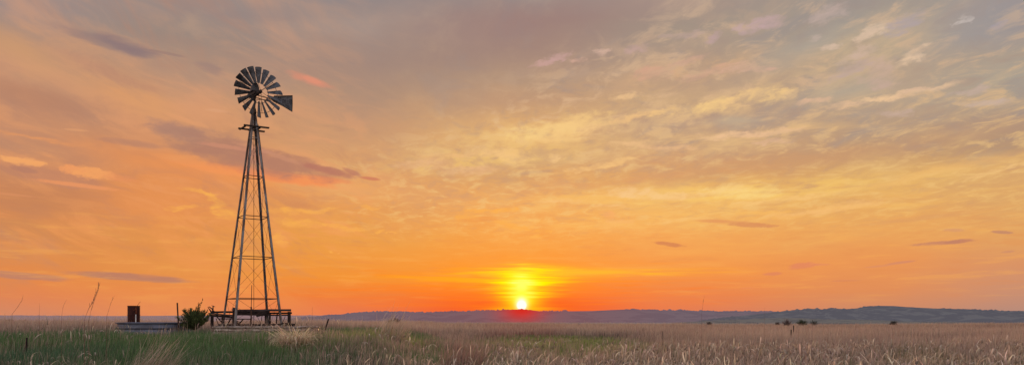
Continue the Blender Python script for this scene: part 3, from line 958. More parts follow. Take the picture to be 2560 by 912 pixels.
sp.build('spokes', M_dark, wheel)
MB().tube([WC - mdir * 0.12, WC - mdir * 0.1, WC + mdir * 0.2, WC + mdir * 0.25], [0.05, 0.085, 0.085, 0.03], 12).build('hub', M_dark, wheel)
# tail, furled beside the wheel
tail = empty('tail', HC, mill)
MB().tube([HC - up * .02, HC + hdir * 1.0 - up * 0.06 + up * .0], 0.022, 6).tube([HC - up * .22 - mdir * .1, HC + hdir * 0.95 - up * 0.09], 0.016, 6).tube([HC - hdir * .3 - up * .12, HC + hdir * .75 - up * .20], 0.02, 6).build('tail_arm', M_dark, tail)
def vp(s_, h, off=0.0):
    return HC + hdir * s_ + up * h + mdir * off
zc0 = -0.03
out_ = [(0.90, 0.02 + zc0), (0.98, 0.155 + zc0), (1.45, 0.262 + zc0), (1.93, 0.375 + zc0), (1.935, -0.02 + zc0), (1.92, -0.42 + zc0), (1.42, -0.245 + zc0), (0.92, -0.12 + zc0)]
vn = MB()
vv = [vp(a_, b_, 0.006) for a_, b_ in out_] + [vp(a_, b_, -0.006) for a_, b_ in out_]
vn.add(vv, [tuple(range(8)), tuple(range(8, 16))[::-1]] + [(j, 8 + j, 8 + (j + 1) % 8, (j + 1) % 8) for j in range(8)])
vane = vn.build('vane', M_blade, tail)
fr = MB()
for j in range(8):
    fr.beam(vp(*out_[j], 0.012), vp(*out_[(j + 1) % 8], 0.012), 0.018, 0.022)
fr.beam(vp(1.30, 0.14, .014), vp(1.9, 0.30, .014), 0.014, 0.02)
fr.beam(vp(1.30, 0.14, .014), vp(1.30, -0.17, .014), 0.010, 0.016)
fr.build('vane_frame', M_dark, tail)
tcv = bpy.data.curves.new('vane_text', 'FONT')
tcv.body = 'AERMOTOR'
tcv.size = 0.235
tcv.extrude = 0.001
to = bpy.data.objects.new('vane_text', tcv)
COL.objects.link(to)
bpy.context.view_layer.update()
tme = bpy.data.meshes.new_from_object(to.evaluated_get(bpy.context.evaluated_depsgraph_get()))
bpy.data.objects.remove(to)
xs_ = [v_.co.x for v_ in tme.vertices]
w0, w1 = min(xs_), max(xs_)
tb = MB()
tv = [vp(0.96 + (v_.co.x - w0) / (w1 - w0) * 0.92, -0.11 + v_.co.y * (0.6 + 0.5 * (v_.co.x - w0) / (w1 - w0)), 0.010 + v_.co.z) for v_ in tme.vertices]
tb.add(tv, [tuple(p.vertices) for p in tme.polygons])
tb.build('lettering', M_letter, vane)

# ------------------------------------------------------------------ wooden frame round the windmill foot
fx = empty('wooden_frame', at(628, 830, 34.6))
tag(fx, 'broken weathered timber frame of posts and rails around the windmill foot', 'wooden frame')
def rail(a, b, w, h, m=M_wood, name='rail', rough=0.006):
    return MB().beam(a, b, w, h, rough=rough).build(name, m, fx, a)
def post(px, y0, y1, Y, w, m=M_wood2, lean=0.0):
    a, b = at(px, y1, Y), at(px + lean, y0, Y)
    MB().beam(a, b, w, w, up=(0, 1, 0), rough=0.006).build('post', m, fx, a)
rail(at(589, 775.5, 34.15), at(728, 774.6, 34.9), 0.14, 0.105)
rail(at(590, 782.2, 34.35), at(674, 782.5, 34.8), 0.05, 0.20)
rail(at(668, 782.3, 34.75), at(730, 781.5, 35.0), 0.06, 0.085, M_wood2)
rail(at(524, 783, 35.3), at(587, 788, 34.2), 0.08, 0.06)
rail(at(524, 787.5, 35.34), at(587, 792.5, 34.24), 0.05, 0.10, M_wood2)
rail(at(640, 787, 36.3), at(724, 786.5, 36.4), 0.05, 0.07, M_wood2)
rail(at(545, 812, 36.0), at(700, 811, 36.2), 0.10, 0.10, M_wood2, 'board')
rail(at(532, 779.5, 36.2), at(665, 778, 36.6), 0.07, 0.10, M_wood2)
rail(at(549, 796, 35.2), at(626, 796.8, 34.9), 0.05, 0.045, M_wood2)
rail(at(604, 819, 34.2), at(722, 806.5, 34.8), 0.14, 0.045, M_wood2, 'board')
rail(at(641, 790.5, 34.6), at(668, 784.5, 34.6), 0.04, 0.05, M_wood2, 'board')
rail(at(541, 815, 35.2), at(585, 815.5, 34.4), 0.08, 0.05, M_wood2, 'board')
MB().beam(at(701, 812.5, 34.9), at(737, 812.8, 35.1), 0.4, 0.16, rough=0.012).build('block', M_wood2, fx)
post(530.5, 786, 822, 35.3, 0.12)
post(584.5, 772, 824, 34.2, 0.13, M_wood2, 1.5)
post(583, 768, 776, 34.1, 0.10, M_wood, 3)
post(723, 778, 818, 34.95, 0.13)
post(674.5, 783, 812, 35.8, 0.08)
post(690, 784, 815, 35.2, 0.05, M_wood2, 3)
post(664, 784, 814, 36.0, 0.07)
post(627, 795, 812, 34.3, 0.05, M_wood)
post(556, 785, 820, 36.0, 0.07)
for a, b, w in (((587, 800), (599, 813), .075), ((608, 797), (598, 809), .045), ((541, 790), (561, 812), .05), ((576, 798), (567, 814), .05), ((560, 805), (552, 815), .05),
                ((540, 795), (546, 811), .025), ((590, 800), (602, 806), .03), ((655, 786), (652, 812), .025), ((713, 790), (706, 808), .02), ((644, 792), (654, 812), .015)):
    rail(at(*a, 34.5), at(*b, 34.6), w, w, M_wood2, 'brace')
br = MB()
for pts, r0 in (([(530, 783), (532, 775), (533, 763)], .05), ([(531, 772), (523, 766), (519, 767)], .03), ([(533, 776), (540, 781), (545, 783)], .035), ([(533, 765), (538, 766)], .025),
                ([(529, 781), (525, 774), (520, 768)], .04), ([(533, 766), (529, 762)], .02)):
    br.tube([at(x_, y_, 35.25) for x_, y_ in pts], [r0] + [r0 * .75] * (len(pts) - 2) + [r0 * .35], 6)
br.build('broken_branch', M_wood2, fx)

# ------------------------------------------------------------------ stock tanks
def tank(name, cx, cy, rx, ry, zt, h, m, label, n=96, straight=0.0, ribs=3):
    root = empty(name, (cx, cy, zt - h))
    tag(root, label, 'stock tank')
    def loop(off, z):
        ps = []
        for i in range(n):
            a_ = 2 * math.pi * i / n
            x_ = math.cos(a_) * (rx + off) + (straight if math.cos(a_) > 0 else -straight)
            ps.append((cx + x_, cy + math.sin(a_) * (ry + off), z))
        return ps
    prof = []
    K = 44
    for i in range(K + 1):
        t = i / K
        z_ = zt - h + h * t
        prof.append((0.022 * math.sin(t * ribs * 2 * math.pi) + 0.01 * math.sin(t * ribs * 4 * math.pi + 1), z_))
    def surf(pr):
        vs_, fs_ = [], []
        for o_, z_ in pr:
            vs_ += loop(o_, z_)
        for i in range(len(pr) - 1):
            for j in range(n):
                fs_.append((i * n + j, i * n + (j + 1) % n, (i + 1) * n + (j + 1) % n, (i + 1) * n + j))
        return vs_, fs_
    w_ = MB(); w_.add(*surf(prof)); w_.build('wall', m, root, smooth=True)
    rim = [(0.028 + 0.024 * math.cos(a_), zt + 0.004 + 0.024 * math.sin(a_)) for a_ in np.linspace(-math.pi, math.pi, 9)]
    r_ = MB(); r_.add(*surf(rim)); r_.build('rim', m, root, smooth=True)
    i_ = MB(); i_.add(*surf([(-0.03, zt - 0.01), (-0.035, zt - h)])); i_.build('lining', M_inside, root, smooth=True)
    wz_ = MB(); lp = loop(-0.034, zt - 0.22); wz_.add(lp, [tuple(range(n))]); wz_.build('water', M_water, root)
    return root


M_water = mat('tank_water', (0.03, 0.035, 0.04), 0.08, 0, (0.05, 0.05, 0.05), 2, 0.3)
tank('stock_tank', at(391, 800, 34.6).x, 34.6, 1.66, 1.66, at(0, 806.8, 33).z, 0.75, M_tank, 'round galvanised stock tank with blue grey corrugated side left of the juniper')
tank('stock_tank', at(669, 800, 32.4).x, 32.2, 0.8, 0.8, at(0, 817.3, 31.5).z, 0.66, M_tank2, 'long low worn stock tank half sunk in grass in front of the timber frame', straight=1.46, ribs=4)

# rusty steel cylinder standing behind the left tank
cy = empty('steel_cylinder', at(334.5, 830, 36.6))
tag(cy, 'upright rusty brown steel cylinder standing behind the round stock tank', 'rusty cylinder')
c0 = at(334.5, 763.5, 36.6)
r = 0.28
zb = 0.9
ps = []
pr = [(r, zb), (r, 1.35), (r + .012, 1.38), (r, 1.41), (r, 1.85), (r + .012, 1.88), (r, 1.91), (r, c0.z - .02), (r + .014, c0.z - .01), (r + .014, c0.z), (r - .02, c0.z), (r - .03, c0.z - .05), (0.001, c0.z - .05)]
n = 40
b_ = MB()
vs = [(c0.x + a_ * math.cos(2 * math.pi * j / n), c0.y + a_ * math.sin(2 * math.pi * j / n), z_) for a_, z_ in pr for j in range(n)]
b_.add(vs, [(i * n + j, i * n + (j + 1) % n, (i + 1) * n + (j + 1) % n, (i + 1) * n + j) for i in range(len(pr) - 1) for j in range(n)])
b_.build('drum', M_rust, cy, smooth=False)
MB().beam(at(343.5, 806, 36.33), at(343.5, 764.5, 36.33), 0.02, 0.10, up=(1, 0, 0)).build('seam_strip', M_rust, cy)
MB().beam(at(340, 786, 36.29), at(340, 768, 36.29), 0.03, 0.035, up=(1, 0, 0), rough=0.006).tube([at(334, 775, 36.3), at(340, 771, 36.28), at(342, 781, 36.27), at(340, 785, 36.27)], 0.014, 5).build('latch', M_rust2, cy)
MB().tube([at(339.5, 815, 36.2), at(339.5, 785, 36.2)], 0.026, 8).build('white_pipe', M_white, cy)
MB().tube([at(340, 767, 36.2), at(344, 762, 36.2), at(351, 753, 36.2)], 0.008, 4).build('wire', M_rustwire, cy)

# posts
def tpost(p0, p1, Y, w, label, name='fence_post', m=M_rustwire, group=None, cap=True):
    a, b = at(*p0, Y), at(*p1, Y)
    a.z = min(a.z, float(gnd(a.x, a.y)) + 0.05)
    mb = MB()
    mb.beam(a, b, w, w * .8, up=(0, 1, 0), rough=0.002)
    if cap:
        mb.beam(a - Vector((0, w * .5, 0)), b - Vector((0, w * .5, 0)) - (b - a) * .03, w * .25, w * .6, up=(0, 1, 0))
    o = mb.build(name, m, None, a)
    tag(o, label, 'fence post')
    return o


tpost((447.5, 815), (443.0, 756), 33.6, 0.055, 'thin dark steel post standing between the round tank and the juniper')
tpost((475, 815), (476.5, 769), 34.9, 0.055, 'short dark post standing behind the juniper foliage')
tpost((808, 830), (821.5, 796.5), 37, 0.065, 'leaning dark post in the grass right of the long tank', m=M_wood2, cap=False)
tpost((1984, 835), (1984, 812.5), 54, 0.055, 'dark wooden post in brown grass below the distant right hill', m=M_wood2, cap=False)
tpost((1977, 838), (1978, 823), 46, 0.06, 'short dark stump beside the taller wooden post in brown grass', m=M_wood2, cap=False)
tpost((1656, 838), (1656, 827), 48, 0.03, 'short dark stake in brown grass to the right of the sun', m=M_wood2, cap=False)
tpost((65.5, 870), (67, 843), 22, 0.045, 'dark stake among green grass near the left edge', m=M_wood2, cap=False)


# ------------------------------------------------------------------ vegetation
def ribbons(x, y, z, h, w, lean, laz, curl, col, seg, tipcol=None, twist=None, p=1.5):
    """curved tapering blades as one array of quads"""
    n = len(x)
    t = np.linspace(0, 1, seg + 1)[None, :]
    th = lean[:, None] + curl[:, None] * t ** p
    ds = (h / seg)[:, None]
    hx = np.concatenate([np.zeros((n, 1)), np.cumsum(np.sin((th[:, :-1] + th[:, 1:]) / 2) * ds, 1)], 1)
    hz = np.concatenate([np.zeros((n, 1)), np.cumsum(np.cos((th[:, :-1] + th[:, 1:]) / 2) * ds, 1)], 1)
    ca, sa_ = np.cos(laz)[:, None], np.sin(laz)[:, None]
    P = np.stack([x[:, None] + hx * ca, y[:, None] + hx * sa_, z[:, None] + hz], -1)
    fa = twist if twist is not None else rng.uniform(0, math.pi, n)
    wd = np.stack([np.cos(fa), np.sin(fa), np.zeros(n)], -1)[:, None, :]
    prof = np.interp(t[0], [0, 0.5, 0.85, 1], [1.0, 0.9, 0.55, 0.08])
    W = (w[:, None] * prof[None, :])[:, :, None] * wd / 2
    V = np.stack([P - W, P + W], 2).reshape(n, -1, 3)
    k = 2 * (seg + 1)
    base_ = (np.arange(n) * k)[:, None, None]
    s_ = np.arange(seg)[None, :, None] * 2
    Fq = base_ + s_ + np.array([0, 1, 3, 2])[None, None, :]
    tt = np.repeat(t[0], 2)[None, :, None]
    c = col[:, None, :] * (0.30 + 0.70 * np.clip(tt * 1.35, 0, 1))  # shade painted into the blade bases, for darker gaps
    if tipcol is not None:
        c = c * (1 - np.clip(tt * 1.5 - 0.5, 0, 1)) + tipcol[:, None, :] * np.clip(tt * 1.5 - 0.5, 0, 1)
    return V.reshape(-1, 3), Fq.reshape(-1, 4), np.broadcast_to(c, (n, k, 3)).reshape(-1, 3)


class Veg:
    def __init__(s): s.V, s.F, s.C, s.o = [], [], [], 0
    def add(s, r):
        V, F_, C = r
        s.V.append(V); s.F.append(F_ + s.o); s.C.append(C); s.o += len(V)
    def mesh(s, name, m=M_veg):
        return np_mesh(name, np.concatenate(s.V), np.concatenate(s.F), m, np.concatenate(s.C))
    def obj(s, name, m=M_veg, org=None, parent=None):
        me = s.mesh(name, m)
        if org is not None:
            me.transform(__import__('mathutils').Matrix.Translation(-Vector(org)))
        return link(bpy.data.objects.new(name, me), parent, org or (0, 0, 0))


def scatter(y0, y1, dens, half=0.80):
    """random points over the fan of meadow the photograph looks across"""
    area = half * (y1 * y1 - y0 * y0)
    n = int(area * dens)
    y = np.sqrt(rng.uniform(y0 * y0, y1 * y1, n))
    x = rng.uniform(-1, 1, n) * half * y
    return x, y


def ell(x, y, cx, cy, rx, ry):
    return np.exp(-(((x - cx) / rx) ** 2 + ((y - cy) / ry) ** 2) ** 2)


def pnoise(x, y, s_, seed):
    return vnoise2(x / s_ + 60, y / s_ + 60, seed, 3)


def green(x, y):
    """how green and short the sward is"""
    a = ell(x, y, -14.0, 27, 9.5, 13)
    a = np.maximum(a, 0.9 * ell(x, y, -7.3, 38, 4.6, 18))
    a = np.maximum(a, 1.0 * ell(x, y, 3.0, 47, 6.5, 21))
    a = np.maximum(a, 0.55 * ell(x, y, -1.8, 26, 3.0, 9))
    a = np.maximum(a, 0.5 * ell(x, y, 7.0, 13.5, 1.5, 3.5))
    a = np.maximum(a, 0.35 * ell(x, y, 13.0, 22, 2.0, 4))
    a = np.maximum(a, 0.86 * ell(x, y, -7.5, 15, 6.8, 9))
    return np.clip(a * (1.0 + 0.35 * pnoise(x, y, 2.5, 31)), 0, 1)


def jit(c, n, s_=0.14):
    c = np.asarray(c)[None, :] if np.ndim(c) == 1 else c
    return np.clip(c * (1 + rng.normal(0, s_, (n, 1))) * (1 + rng.normal(0, 0.05, (n, 3))), 0.004, 0.9)


BROWN = np.array([0.50, 0.395, 0.32])
MAUVE = np.array([0.41, 0.305, 0.265])
TAN = np.array([0.60, 0.50, 0.40])
STRAW = np.array([0.88, 0.77, 0.64])
GREEN = np.array([0.105, 0.195, 0.075])
GREEN2 = np.array([0.28, 0.34, 0.10])
BLUEG = np.array([0.075, 0.150, 0.090])
SAGE = np.array([0.20, 0.21, 0.15])

brownv, greenv, curlv = Veg(), Veg(), Veg()
for (y0, y1, dens, wmul, seg) in ((7.5, 16, 330, 1.0, 5), (16, 28, 150, 1.5, 4), (28, 50, 62, 2.2, 3), (50, 95, 20, 3.6, 3), (95, 190, 5.0, 6.5, 2)):
    x, y = scatter(y0, y1, dens)
    n = len(x)
    gz = gnd(x, y)
    gr = green(x, y)
    isg = rng.uniform(0, 1, n) < gr * 0.93
    pn = pnoise(x, y, 6.0, 5)
    pn2 = pnoise(x, y, 1.6, 6)
    # dry stems
    k = ~isg
    xx, yy, zz_ = x[k], y[k], gz[k]
    m = len(xx)
    hh = (0.60 + 0.16 * pn[k] + 0.12 * pn2[k] + rng.normal(0, 0.11, m)) * (1 - 0.50 * gr[k])
    hh = hh + (rng.uniform(0, 1, m) < 0.06) * rng.uniform(0.08, 0.35, m)
    hh = np.clip(hh + 0.16 * sst((yy - 14) / 25), 0.15, 1.5)
    mixc = np.clip(0.5 + 0.45 * pn[k] + rng.normal(0, 0.22, m), 0, 1)[:, None]
    col = BROWN * mixc + MAUVE * (1 - mixc)
    tcol = np.where(rng.uniform(0, 1, (m, 1)) < 0.22, TAN, col * 1.12)
    col = col * (0.78 + 0.42 * np.clip(pnoise(xx, yy / 2, 0.55, 41) + 0.6 * pnoise(xx, yy, 2.6, 42), -1, 1))[:, None]
    col = col * (0.72 + 0.28 * sst((yy - 13) / 9))[:, None]
    glow_tint = (sst(1.4 - np.abs(np.degrees(np.arctan2(xx, yy)) - 0.9) / 3.2) * sst((yy - 24) / 30))[:, None]  # red sun glow painted into the grass colour along the sun's bearing
    col = col * (1 - glow_tint * .75) + np.array([0.42, 0.17, 0.14]) * glow_tint * .75
    fresh = (rng.uniform(0, 1, (m, 1)) < 0.55 * sst((pnoise(xx, yy, 1.8, 44) - 0.15) / 0.5)[:, None] * (yy[:, None] < 30))
    col = np.where(fresh, np.array([0.15, 0.16, 0.09]), col)
    tcol = np.where(fresh, col * 1.2, tcol)
    farm = sst((yy - 25) / 60)[:, None]
    warm = sst((-xx / yy - 0.20) / 0.25)[:, None] * farm
    col = col * (1 - warm) + np.array([0.34, 0.22, 0.16]) * warm
    col = jit(col, m)
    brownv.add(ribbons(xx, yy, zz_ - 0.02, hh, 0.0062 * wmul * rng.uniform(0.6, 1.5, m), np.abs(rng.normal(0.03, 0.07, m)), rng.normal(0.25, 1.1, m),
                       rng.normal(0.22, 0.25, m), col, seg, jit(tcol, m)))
    # green blades
    k = isg
    xx, yy, zz_ = x[k], y[k], gz[k]
    # twice as many, shorter
    xx = np.concatenate([xx, xx + rng.normal(0, .1, len(xx))]); yy = np.concatenate([yy, yy + rng.normal(0, .1, len(yy))])
    zz_ = gnd(xx, yy)
    m = len(xx)
    if m:
        hh = np.clip(0.40 - 0.10 * sst((yy - 20) / 6) + 0.07 * pnoise(xx, yy, 2.2, 8) + rng.normal(0, 0.07, m), 0.12, 0.8)
        b_ = np.clip(0.5 + 0.6 * pnoise(xx, yy, 5.0, 9) + rng.normal(0, 0.2, m), 0, 1)[:, None]
        col = GREEN * b_ + BLUEG * (1 - b_)
        lime = np.maximum(ell(xx, yy, -6.0, 32, 3.2, 8), 1.0 * ell(xx, yy, 3.0, 47, 7.5, 24))[:, None]
        col = col * (1 - lime * .8) + GREEN2 * lime * .8
        sg = (rng.uniform(0, 1, (m, 1)) < 0.14 + 0.35 * sst((22 - yy) / 8)[:, None])
        col = np.where(sg, SAGE, col)
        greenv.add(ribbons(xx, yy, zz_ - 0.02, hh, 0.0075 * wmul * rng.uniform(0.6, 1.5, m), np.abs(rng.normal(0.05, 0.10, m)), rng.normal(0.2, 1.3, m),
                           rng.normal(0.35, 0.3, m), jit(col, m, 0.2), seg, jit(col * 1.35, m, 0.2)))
# pale curled leaves of last year's grass, in drifts
for (y0, y1, dens, wm) in ((7.5, 13, 150, 1.0), (13, 19, 85, 1.2), (19, 30, 22, 1.6)):
    x, y = scatter(y0, y1, dens)
    gx = x / y
    dr = pnoise(x, y, 2.2, 21) + 0.5 * pnoise(x, y, 0.8, 22)
    want = np.interp(gx, [-0.75, -0.60, -0.58, -0.5, -0.42, -0.30, -0.22, -0.12, 0.0, 0.7], [0.35, 0.3, 0.45, 0.25, 0.45, 0.2, 0.55, 0.35, 0.9, 1.0])
    k = (rng.uniform(0, 1, len(x)) < want * sst((dr + 0.55) / 0.9) * (1 - 0.75 * green(x, y)))
    x, y, gx = x[k], y[k], gx[k]
    n = len(x)
    base_h = np.interp(gx, [-0.7, -0.3, -0.1, 0.1, 0.7], [0.62, 0.62, 0.74, 0.80, 0.84])
    z0 = gnd(x, y) + np.clip(base_h * rng.uniform(0.35, 0.95, n), 0, 2)
    L = rng.uniform(0.14, 0.42, n)
    c = jit(STRAW * (0.45 + 0.65 * rng.uniform(0, 1, (n, 1)) ** 2), n, 0.12)
    curlv.add(ribbons(x, y, z0, L, 0.019 * wm * rng.uniform(0.6, 1.5, n), rng.normal(0.15, 0.5, n), rng.normal(0.1, 1.5, n), rng.normal(2.0, 1.1, n), c, 6, c * 1.1, p=1.2))
    # the stems that carry them
    curlv.add(ribbons(x, y, gnd(x, y), (z0 - gnd(x, y)) * 1.02, 0.006 * wm * np.ones(n), np.abs(rng.normal(0.02, 0.05, n)), rng.normal(0, 1.4, n), rng.normal(0.05, 0.1, n), jit(TAN, n), 3))
# bent dead leaves with a sharp kink
x, y = scatter(8, 17, 7)
k = rng.uniform(0, 1, len(x)) < 0.6 - 0.4 * green(x, y)
x, y = x[k], y[k]
n = len(x)
c = jit(STRAW, n, 0.1)
curlv.add(ribbons(x, y, gnd(x, y) + 0.3, rng.uniform(0.35, 0.65, n), 0.011 * rng.uniform(0.6, 1.3, n), rng.normal(0.15, 0.2, n), rng.normal(0.2, 1.0, n), rng.normal(2.3, 0.5, n), c, 8, c, p=3.5))

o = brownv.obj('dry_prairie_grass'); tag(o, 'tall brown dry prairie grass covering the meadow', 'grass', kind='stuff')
o = greenv.obj('green_grass'); tag(o, 'short dark green grass on the rise by the tanks', 'grass', kind='stuff')
o = curlv.obj('curled_straw'); tag(o, 'pale curled dead grass leaves in the foreground', 'grass', kind='stuff')

# mounds of grass that stand out
def tuft(name, cx, cy, n, rad, hh, label, lean_az=None, lean=0.3, curl=1.4, col=STRAW, w=0.010, sx=1.0, group=None, hj=.2, cat='grass tuft', p=1.5):
    a_ = rng.uniform(0, 2 * math.pi, n)
    r_ = rad * np.sqrt(rng.uniform(0, 1, n))
    x = cx + r_ * np.cos(a_) * sx
    y = cy + r_ * np.sin(a_)
    z = gnd(x, y)
    laz = a_ + rng.normal(0, .5, n) if lean_az is None else rng.normal(lean_az, 0.25, n)
    t_ = Veg()
    c = jit(col * (0.6 + 0.4 * rng.uniform(0, 1, (n, 1))), n, 0.1)
    t_.add(ribbons(x, y, z, hh * (1 + rng.normal(0, hj, n)), w * rng.uniform(.6, 1.4, n), np.abs(rng.normal(lean, 0.12, n)), laz, rng.normal(curl, 0.35, n), c, 7, c * 1.1, p=p))
    o = t_.obj(name, org=(cx, cy, float(gnd(cx, cy))))
    tag(o, label, cat, group)
    return o


tuft('straw_tussock', at(738, 800, 23.8).x, 23.8, 900, 0.30, 0.78, 'thick drooping straw tussock in green grass below the long tank', curl=1.9, lean=0.16, col=np.array([0.95, 0.79, 0.57]), w=0.022, sx=1.0, hj=.3)
tuft('leaning_grass', at(352, 800, 17.5).x, 17.5, 190, 0.50, 1.05, 'wispy tan grass clump leaning right below the round tank', 0.05, 0.46, 0.3, TAN, 0.012, hj=.25)
tuft('leaning_grass', at(190, 800, 16).x, 16, 90, 0.40, 0.95, 'pale grey grass clump leaning right in the lower left', 0.1, 0.30, 0.4, SAGE * 1.3, 0.008)
tuft('tall_grass', at(1150, 800, 19).x, 19, 520, 0.55, 1.04, 'tall pinkish brown grass clump left below the sun', 0.1, 0.13, 0.25, np.array([0.42, 0.29, 0.25]), 0.009)
tuft('tall_grass', at(975, 800, 30).x, 30, 240, 0.6, 1.15, 'tall tan grass clump below the small dark bush', 0.3, 0.15, 0.5, TAN, 0.013)
tuft('straw_tussock', at(560, 800, 11.5).x, 11.5, 300, 0.5, 0.80, 'pale arching straw clump at the bottom edge below the windmill', curl=1.8, lean=0.12, w=0.011, sx=1.5, p=2.5)
tuft('straw_tussock', at(255, 800, 11.3).x, 11.3, 260, 0.5, 0.80, 'golden arching straw clump at the bottom left corner area', curl=1.9, lean=0.12, w=0.011, sx=1.3, p=2.5, col=np.array([0.62, 0.46, 0.32]))

# tall bare stalks standing against the sky
def stalk(pts, Y, r0, label, head=0):
    P = [at(*p_, Y) for p_ in pts]
    P = [Vector((P[0].x - (P[1].x - P[0].x) * .3, P[0].y, float(gnd(P[0].x, P[0].y))))] + P
    mb = MB()
    mb.tube(P, [r0] + [r0 * .8] * (len(P) - 2) + [r0 * .35], 5)
    for i in range(head):
        t = 0.45 + 0.5 * i / max(1, head)
        k = t * (len(P) - 1)
        a_ = P[int(k)].lerp(P[min(int(k) + 1, len(P) - 1)], k - int(k))
        mb.tube([a_, a_ + Vector((random.uniform(-.02, .035), 0, random.uniform(.04, .10)))], [r0 * .7, r0 * .5], 4)
    o = mb.build('grass_stalk', M_stalk, None, P[0])
    tag(o, label, 'grass stalk', 'tall grass stalks against the sky')


M_stalk = mat('dry_stalk', (0.20, 0.12, 0.09), 0.9, 0, (0.13, 0.08, 0.06), 20, 0.4)
stalk([(30, 785), (44, 767), (55, 750), (58, 737)], 13, 0.0032, 'thin curved grass stalk nearest the left edge against the sky')
stalk([(98, 790), (99, 757)], 13, 0.0022, 'short faint upright grass stalk second from the left edge')
stalk([(154, 790), (158, 765), (166, 748)], 13, 0.0025, 'faint leaning grass stalk third from the left edge')
stalk([(212, 795), (222, 770), (231, 757), (246, 720), (250, 706)], 12, 0.0045, 'tallest seeded grass stalk left of the rusty cylinder', 9)
stalk([(222, 800), (229, 770), (240, 740), (247, 722)], 12.3, 0.003, 'second stalk crossing the tallest seeded one', 5)
stalk([(267, 790), (277, 757), (286, 738)], 13, 0.003, 'leaning grass stalk just left of the rusty cylinder', 3)
stalk([(1754, 785), (1757, 760), (1761, 738)], 13, 0.0022, 'lone thin stalk above the ridge right of the sun', 2)
stalk([(1911, 785), (1912, 768)], 13, 0.0016, 'very faint short stalk above the right ridge')
stalk([(780, 805), (781, 766)], 16, 0.004, 'thin upright stalk right of the timber frame')


# ------------------------------------------------------------------ bushes
def bush(name, org, h, wdt, n_br, label, cat, col, twigs=26, leaf=0.03, spire=None, seedv=1, low=0.8, group=None):
    r = np.random.default_rng(seedv)
    root = empty(name, org)
    tag(root, label, cat, group)
    stems = MB()
    pts, dirs = [], []
    for i in range(n_br):
        a_ = r.uniform(0, 2 * math.pi)
        e_ = r.uniform(0.02, 1.0) ** low * math.pi / 2
        L = (wdt / 2 * math.cos(e_) ** 1.0 + h * 0.72 * math.sin(e_)) * r.uniform(0.75, 1.12)
        d = np.array([math.cos(a_) * math.cos(e_), math.sin(a_) * math.cos(e_), math.sin(e_)])
        p0 = np.array([0, 0, 0.05 * h])
        p1 = p0 + d * L * 0.5 + np.array([0, 0, 0.02])
        p2 = p0 + d * L + np.array([0, 0, 0.10 * L * math.cos(e_)])
        stems.tube([Vector(p0) + Vector(org), Vector(p1) + Vector(org), Vector(p2) + Vector(org)], [0.03 * h, 0.018 * h, 0.005 * h], 5)
        for t in np.linspace(0.22, 1.02, twigs):
            c = (1 - t) ** 2 * p0 + 2 * t * (1 - t) * p1 + t * t * p2
            pts.append((c, d, t))
    if spire is not None:
        for sp_ in spire:
            P = [np.array([sp_[0] * 0.35, 0, h * 0.4]), np.array([sp_[0] * 0.9, 0, h * 0.62 + .3 * (sp_[1] - h * .62)]), np.array([sp_[0], 0, sp_[1]]), np.array([sp_[2], 0, sp_[3]])]
            stems.tube([Vector(p_) + Vector(org) for p_ in P], [0.02, 0.014, 0.008, 0.004], 4)
            for t in np.linspace(0, 1, 40):
                kk = t * 3
                i0 = min(int(kk), 2)
                c = P[i0] * (1 - (kk - i0)) + P[i0 + 1] * (kk - i0)
                pts.append((c, np.array([0.15, 0, 1.0]), 1.0 + t * 3))
    stems.build('trunk', M_bark, root)
    V = Veg()
    C_, D, T = np.array([p[0] for p in pts]), np.array([p[1] for p in pts]), np.array([p[2] for p in pts])
    rep = 9
    C_ = np.repeat(C_, rep, 0); D = np.repeat(D, rep, 0); T = np.repeat(T, rep)
    n = len(C_)
    keep = r.uniform(0, 1, n) < np.where(T > 1.3, 0.30, 1.0)
    C_, D, T = C_[keep], D[keep], T[keep]
    n = len(C_)
    C_ = C_ + r.normal(0, 1, (n, 3)) * (np.where(T > 1.3, 0.012, 0.045 * wdt))[:, None] * np.array([1, 1, .8])
    C_[:, 2] = np.maximum(C_[:, 2], 0.02)
    laz = np.arctan2(D[:, 1], D[:, 0]) + r.normal(0, .8, n)
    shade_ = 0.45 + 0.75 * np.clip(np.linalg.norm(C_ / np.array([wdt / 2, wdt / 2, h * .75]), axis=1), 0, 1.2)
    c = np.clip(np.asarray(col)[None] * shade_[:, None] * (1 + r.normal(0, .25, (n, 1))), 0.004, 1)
    ln = leaf * 3.2 * r.uniform(.5, 1.4, n)
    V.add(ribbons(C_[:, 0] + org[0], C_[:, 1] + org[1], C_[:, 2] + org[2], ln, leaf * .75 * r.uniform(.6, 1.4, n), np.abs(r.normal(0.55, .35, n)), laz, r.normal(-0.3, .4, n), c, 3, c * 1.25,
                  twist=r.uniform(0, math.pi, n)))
    me = V.mesh('foliage', M_leaf)
    me.transform(__import__('mathutils').Matrix.Translation(-Vector(org)))
    o = bpy.data.objects.new('foliage', me)
    COL.objects.link(o)
    o.parent = root
    return root


o_ = at(487, 822, 33.6)
bush('juniper_bush', (o_.x, 33.6, 1.15), 1.00, 0.92, 34, 'ragged dark green juniper bush between the round tank and the timber frame', 'juniper', (0.062, 0.088, 0.030), 26, 0.026,
     spire=[(0.18, 0.98, 0.36, 1.42), (0.10, 0.85, 0.20, 1.18), (0.13, 0.9, 0.16, 1.24), (-0.36, 0.72, -0.52, 0.90), (0.46, 0.72, 0.58, 0.90), (0.02, .8, .06, 1.05), (-.2, .7, -.3, .92)], seedv=4)
def farbush(px, py, Y, h, w, label, col, seedv, name='shrub', cat='shrub'):
    py += 4
    h = h * 0.85 + 4 * Y / F
    w *= 0.85
    col = tuple(v * 1.5 for v in col)  # lightened to put distance haze into the foliage colour
    p_ = at(px, py, Y)
    bush(name, (p_.x, Y, p_.z), h, w, 60, label, cat, col, 12, 0.022 * w, seedv=seedv, low=1.7)
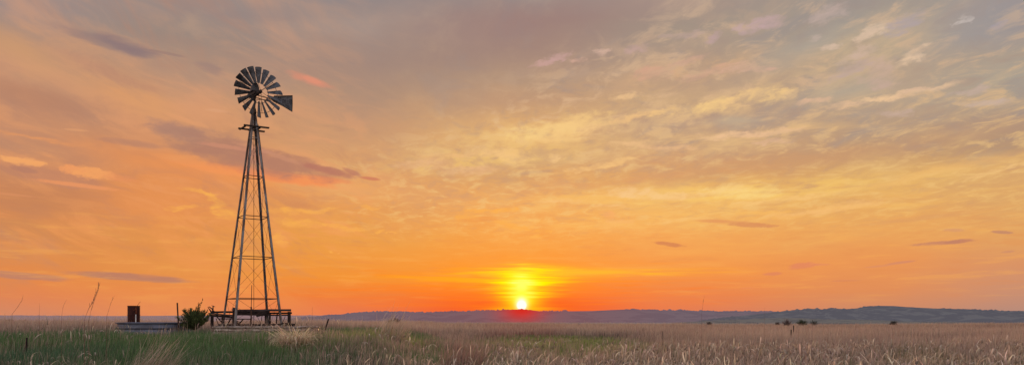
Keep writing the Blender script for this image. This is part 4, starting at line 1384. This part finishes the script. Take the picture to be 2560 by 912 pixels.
def hz(px, Y): return px * Y / F
farbush(988, 808, 95, hz(17, 95), hz(26, 95), 'small dark bush on the meadow edge between windmill and sun', (0.045, 0.034, 0.034), 11)
farbush(974, 808, 97, hz(11, 97), hz(18, 97), 'lower twig heap at the left foot of the small dark bush', (0.06, 0.045, 0.045), 12)
farbush(24, 808, 130, hz(12, 130), hz(26, 130), 'dark shrub beyond the meadow nearest the left edge', (0.05, 0.035, 0.035), 13)
farbush(58, 808, 135, hz(8, 135), hz(26, 135), 'flat dark shrub just right of the one nearest the left edge', (0.055, 0.04, 0.04), 14)
farbush(112, 808, 140, hz(6, 140), hz(12, 140), 'tiny dark shrub third from the left edge', (0.07, 0.05, 0.05), 15)
farbush(152, 808, 145, hz(7, 145), hz(14, 145), 'tiny dark shrub fourth from the left edge', (0.08, 0.055, 0.05), 16)
farbush(1773, 808, 150, hz(5, 150), hz(14, 150), 'tiny low shrub below the middle ridge right of the sun', (0.07, 0.06, 0.06), 17)
farbush(1944, 808, 150, hz(5, 150), hz(12, 150), 'tiny low shrub left of the bare brown shrub', (0.07, 0.06, 0.06), 18)
farbush(1967, 810, 140, hz(17, 140), hz(18, 140), 'bare brown shrub above the tall wooden post', (0.13, 0.10, 0.10), 19)
farbush(2005, 809, 150, hz(12, 150), hz(24, 150), 'rounded dark green tree in the pair below the right hill', (0.045, 0.060, 0.035), 20, 'tree', 'tree')
farbush(2035, 809, 155, hz(14, 155), hz(14, 155), 'pointed dark green tree in the pair below the right hill', (0.030, 0.048, 0.038), 21, 'tree', 'tree')
farbush(2234, 808, 150, hz(6, 150), hz(20, 150), 'flat dark shrub below the peak of the right hill', (0.055, 0.058, 0.055), 22)

# ------------------------------------------------------------------ camera
cd = bpy.data.cameras.new('camera')
cam = bpy.data.objects.new('camera', cd)
COL.objects.link(cam)
cam.location = (0, 0, EYE)
cam.rotation_euler = (math.radians(90), 0, 0)
cd.sensor_width = 36
cd.lens = F / 2560 * 36
cd.shift_y = (HZ - 456) / 2560
cd.clip_end = 100000
cd.clip_start = 0.1
S.camera = cam
S.view_settings.view_transform = 'Standard'
S.view_settings.look = 'None'
S.view_settings.exposure = 0
S.cycles.max_bounces = 6
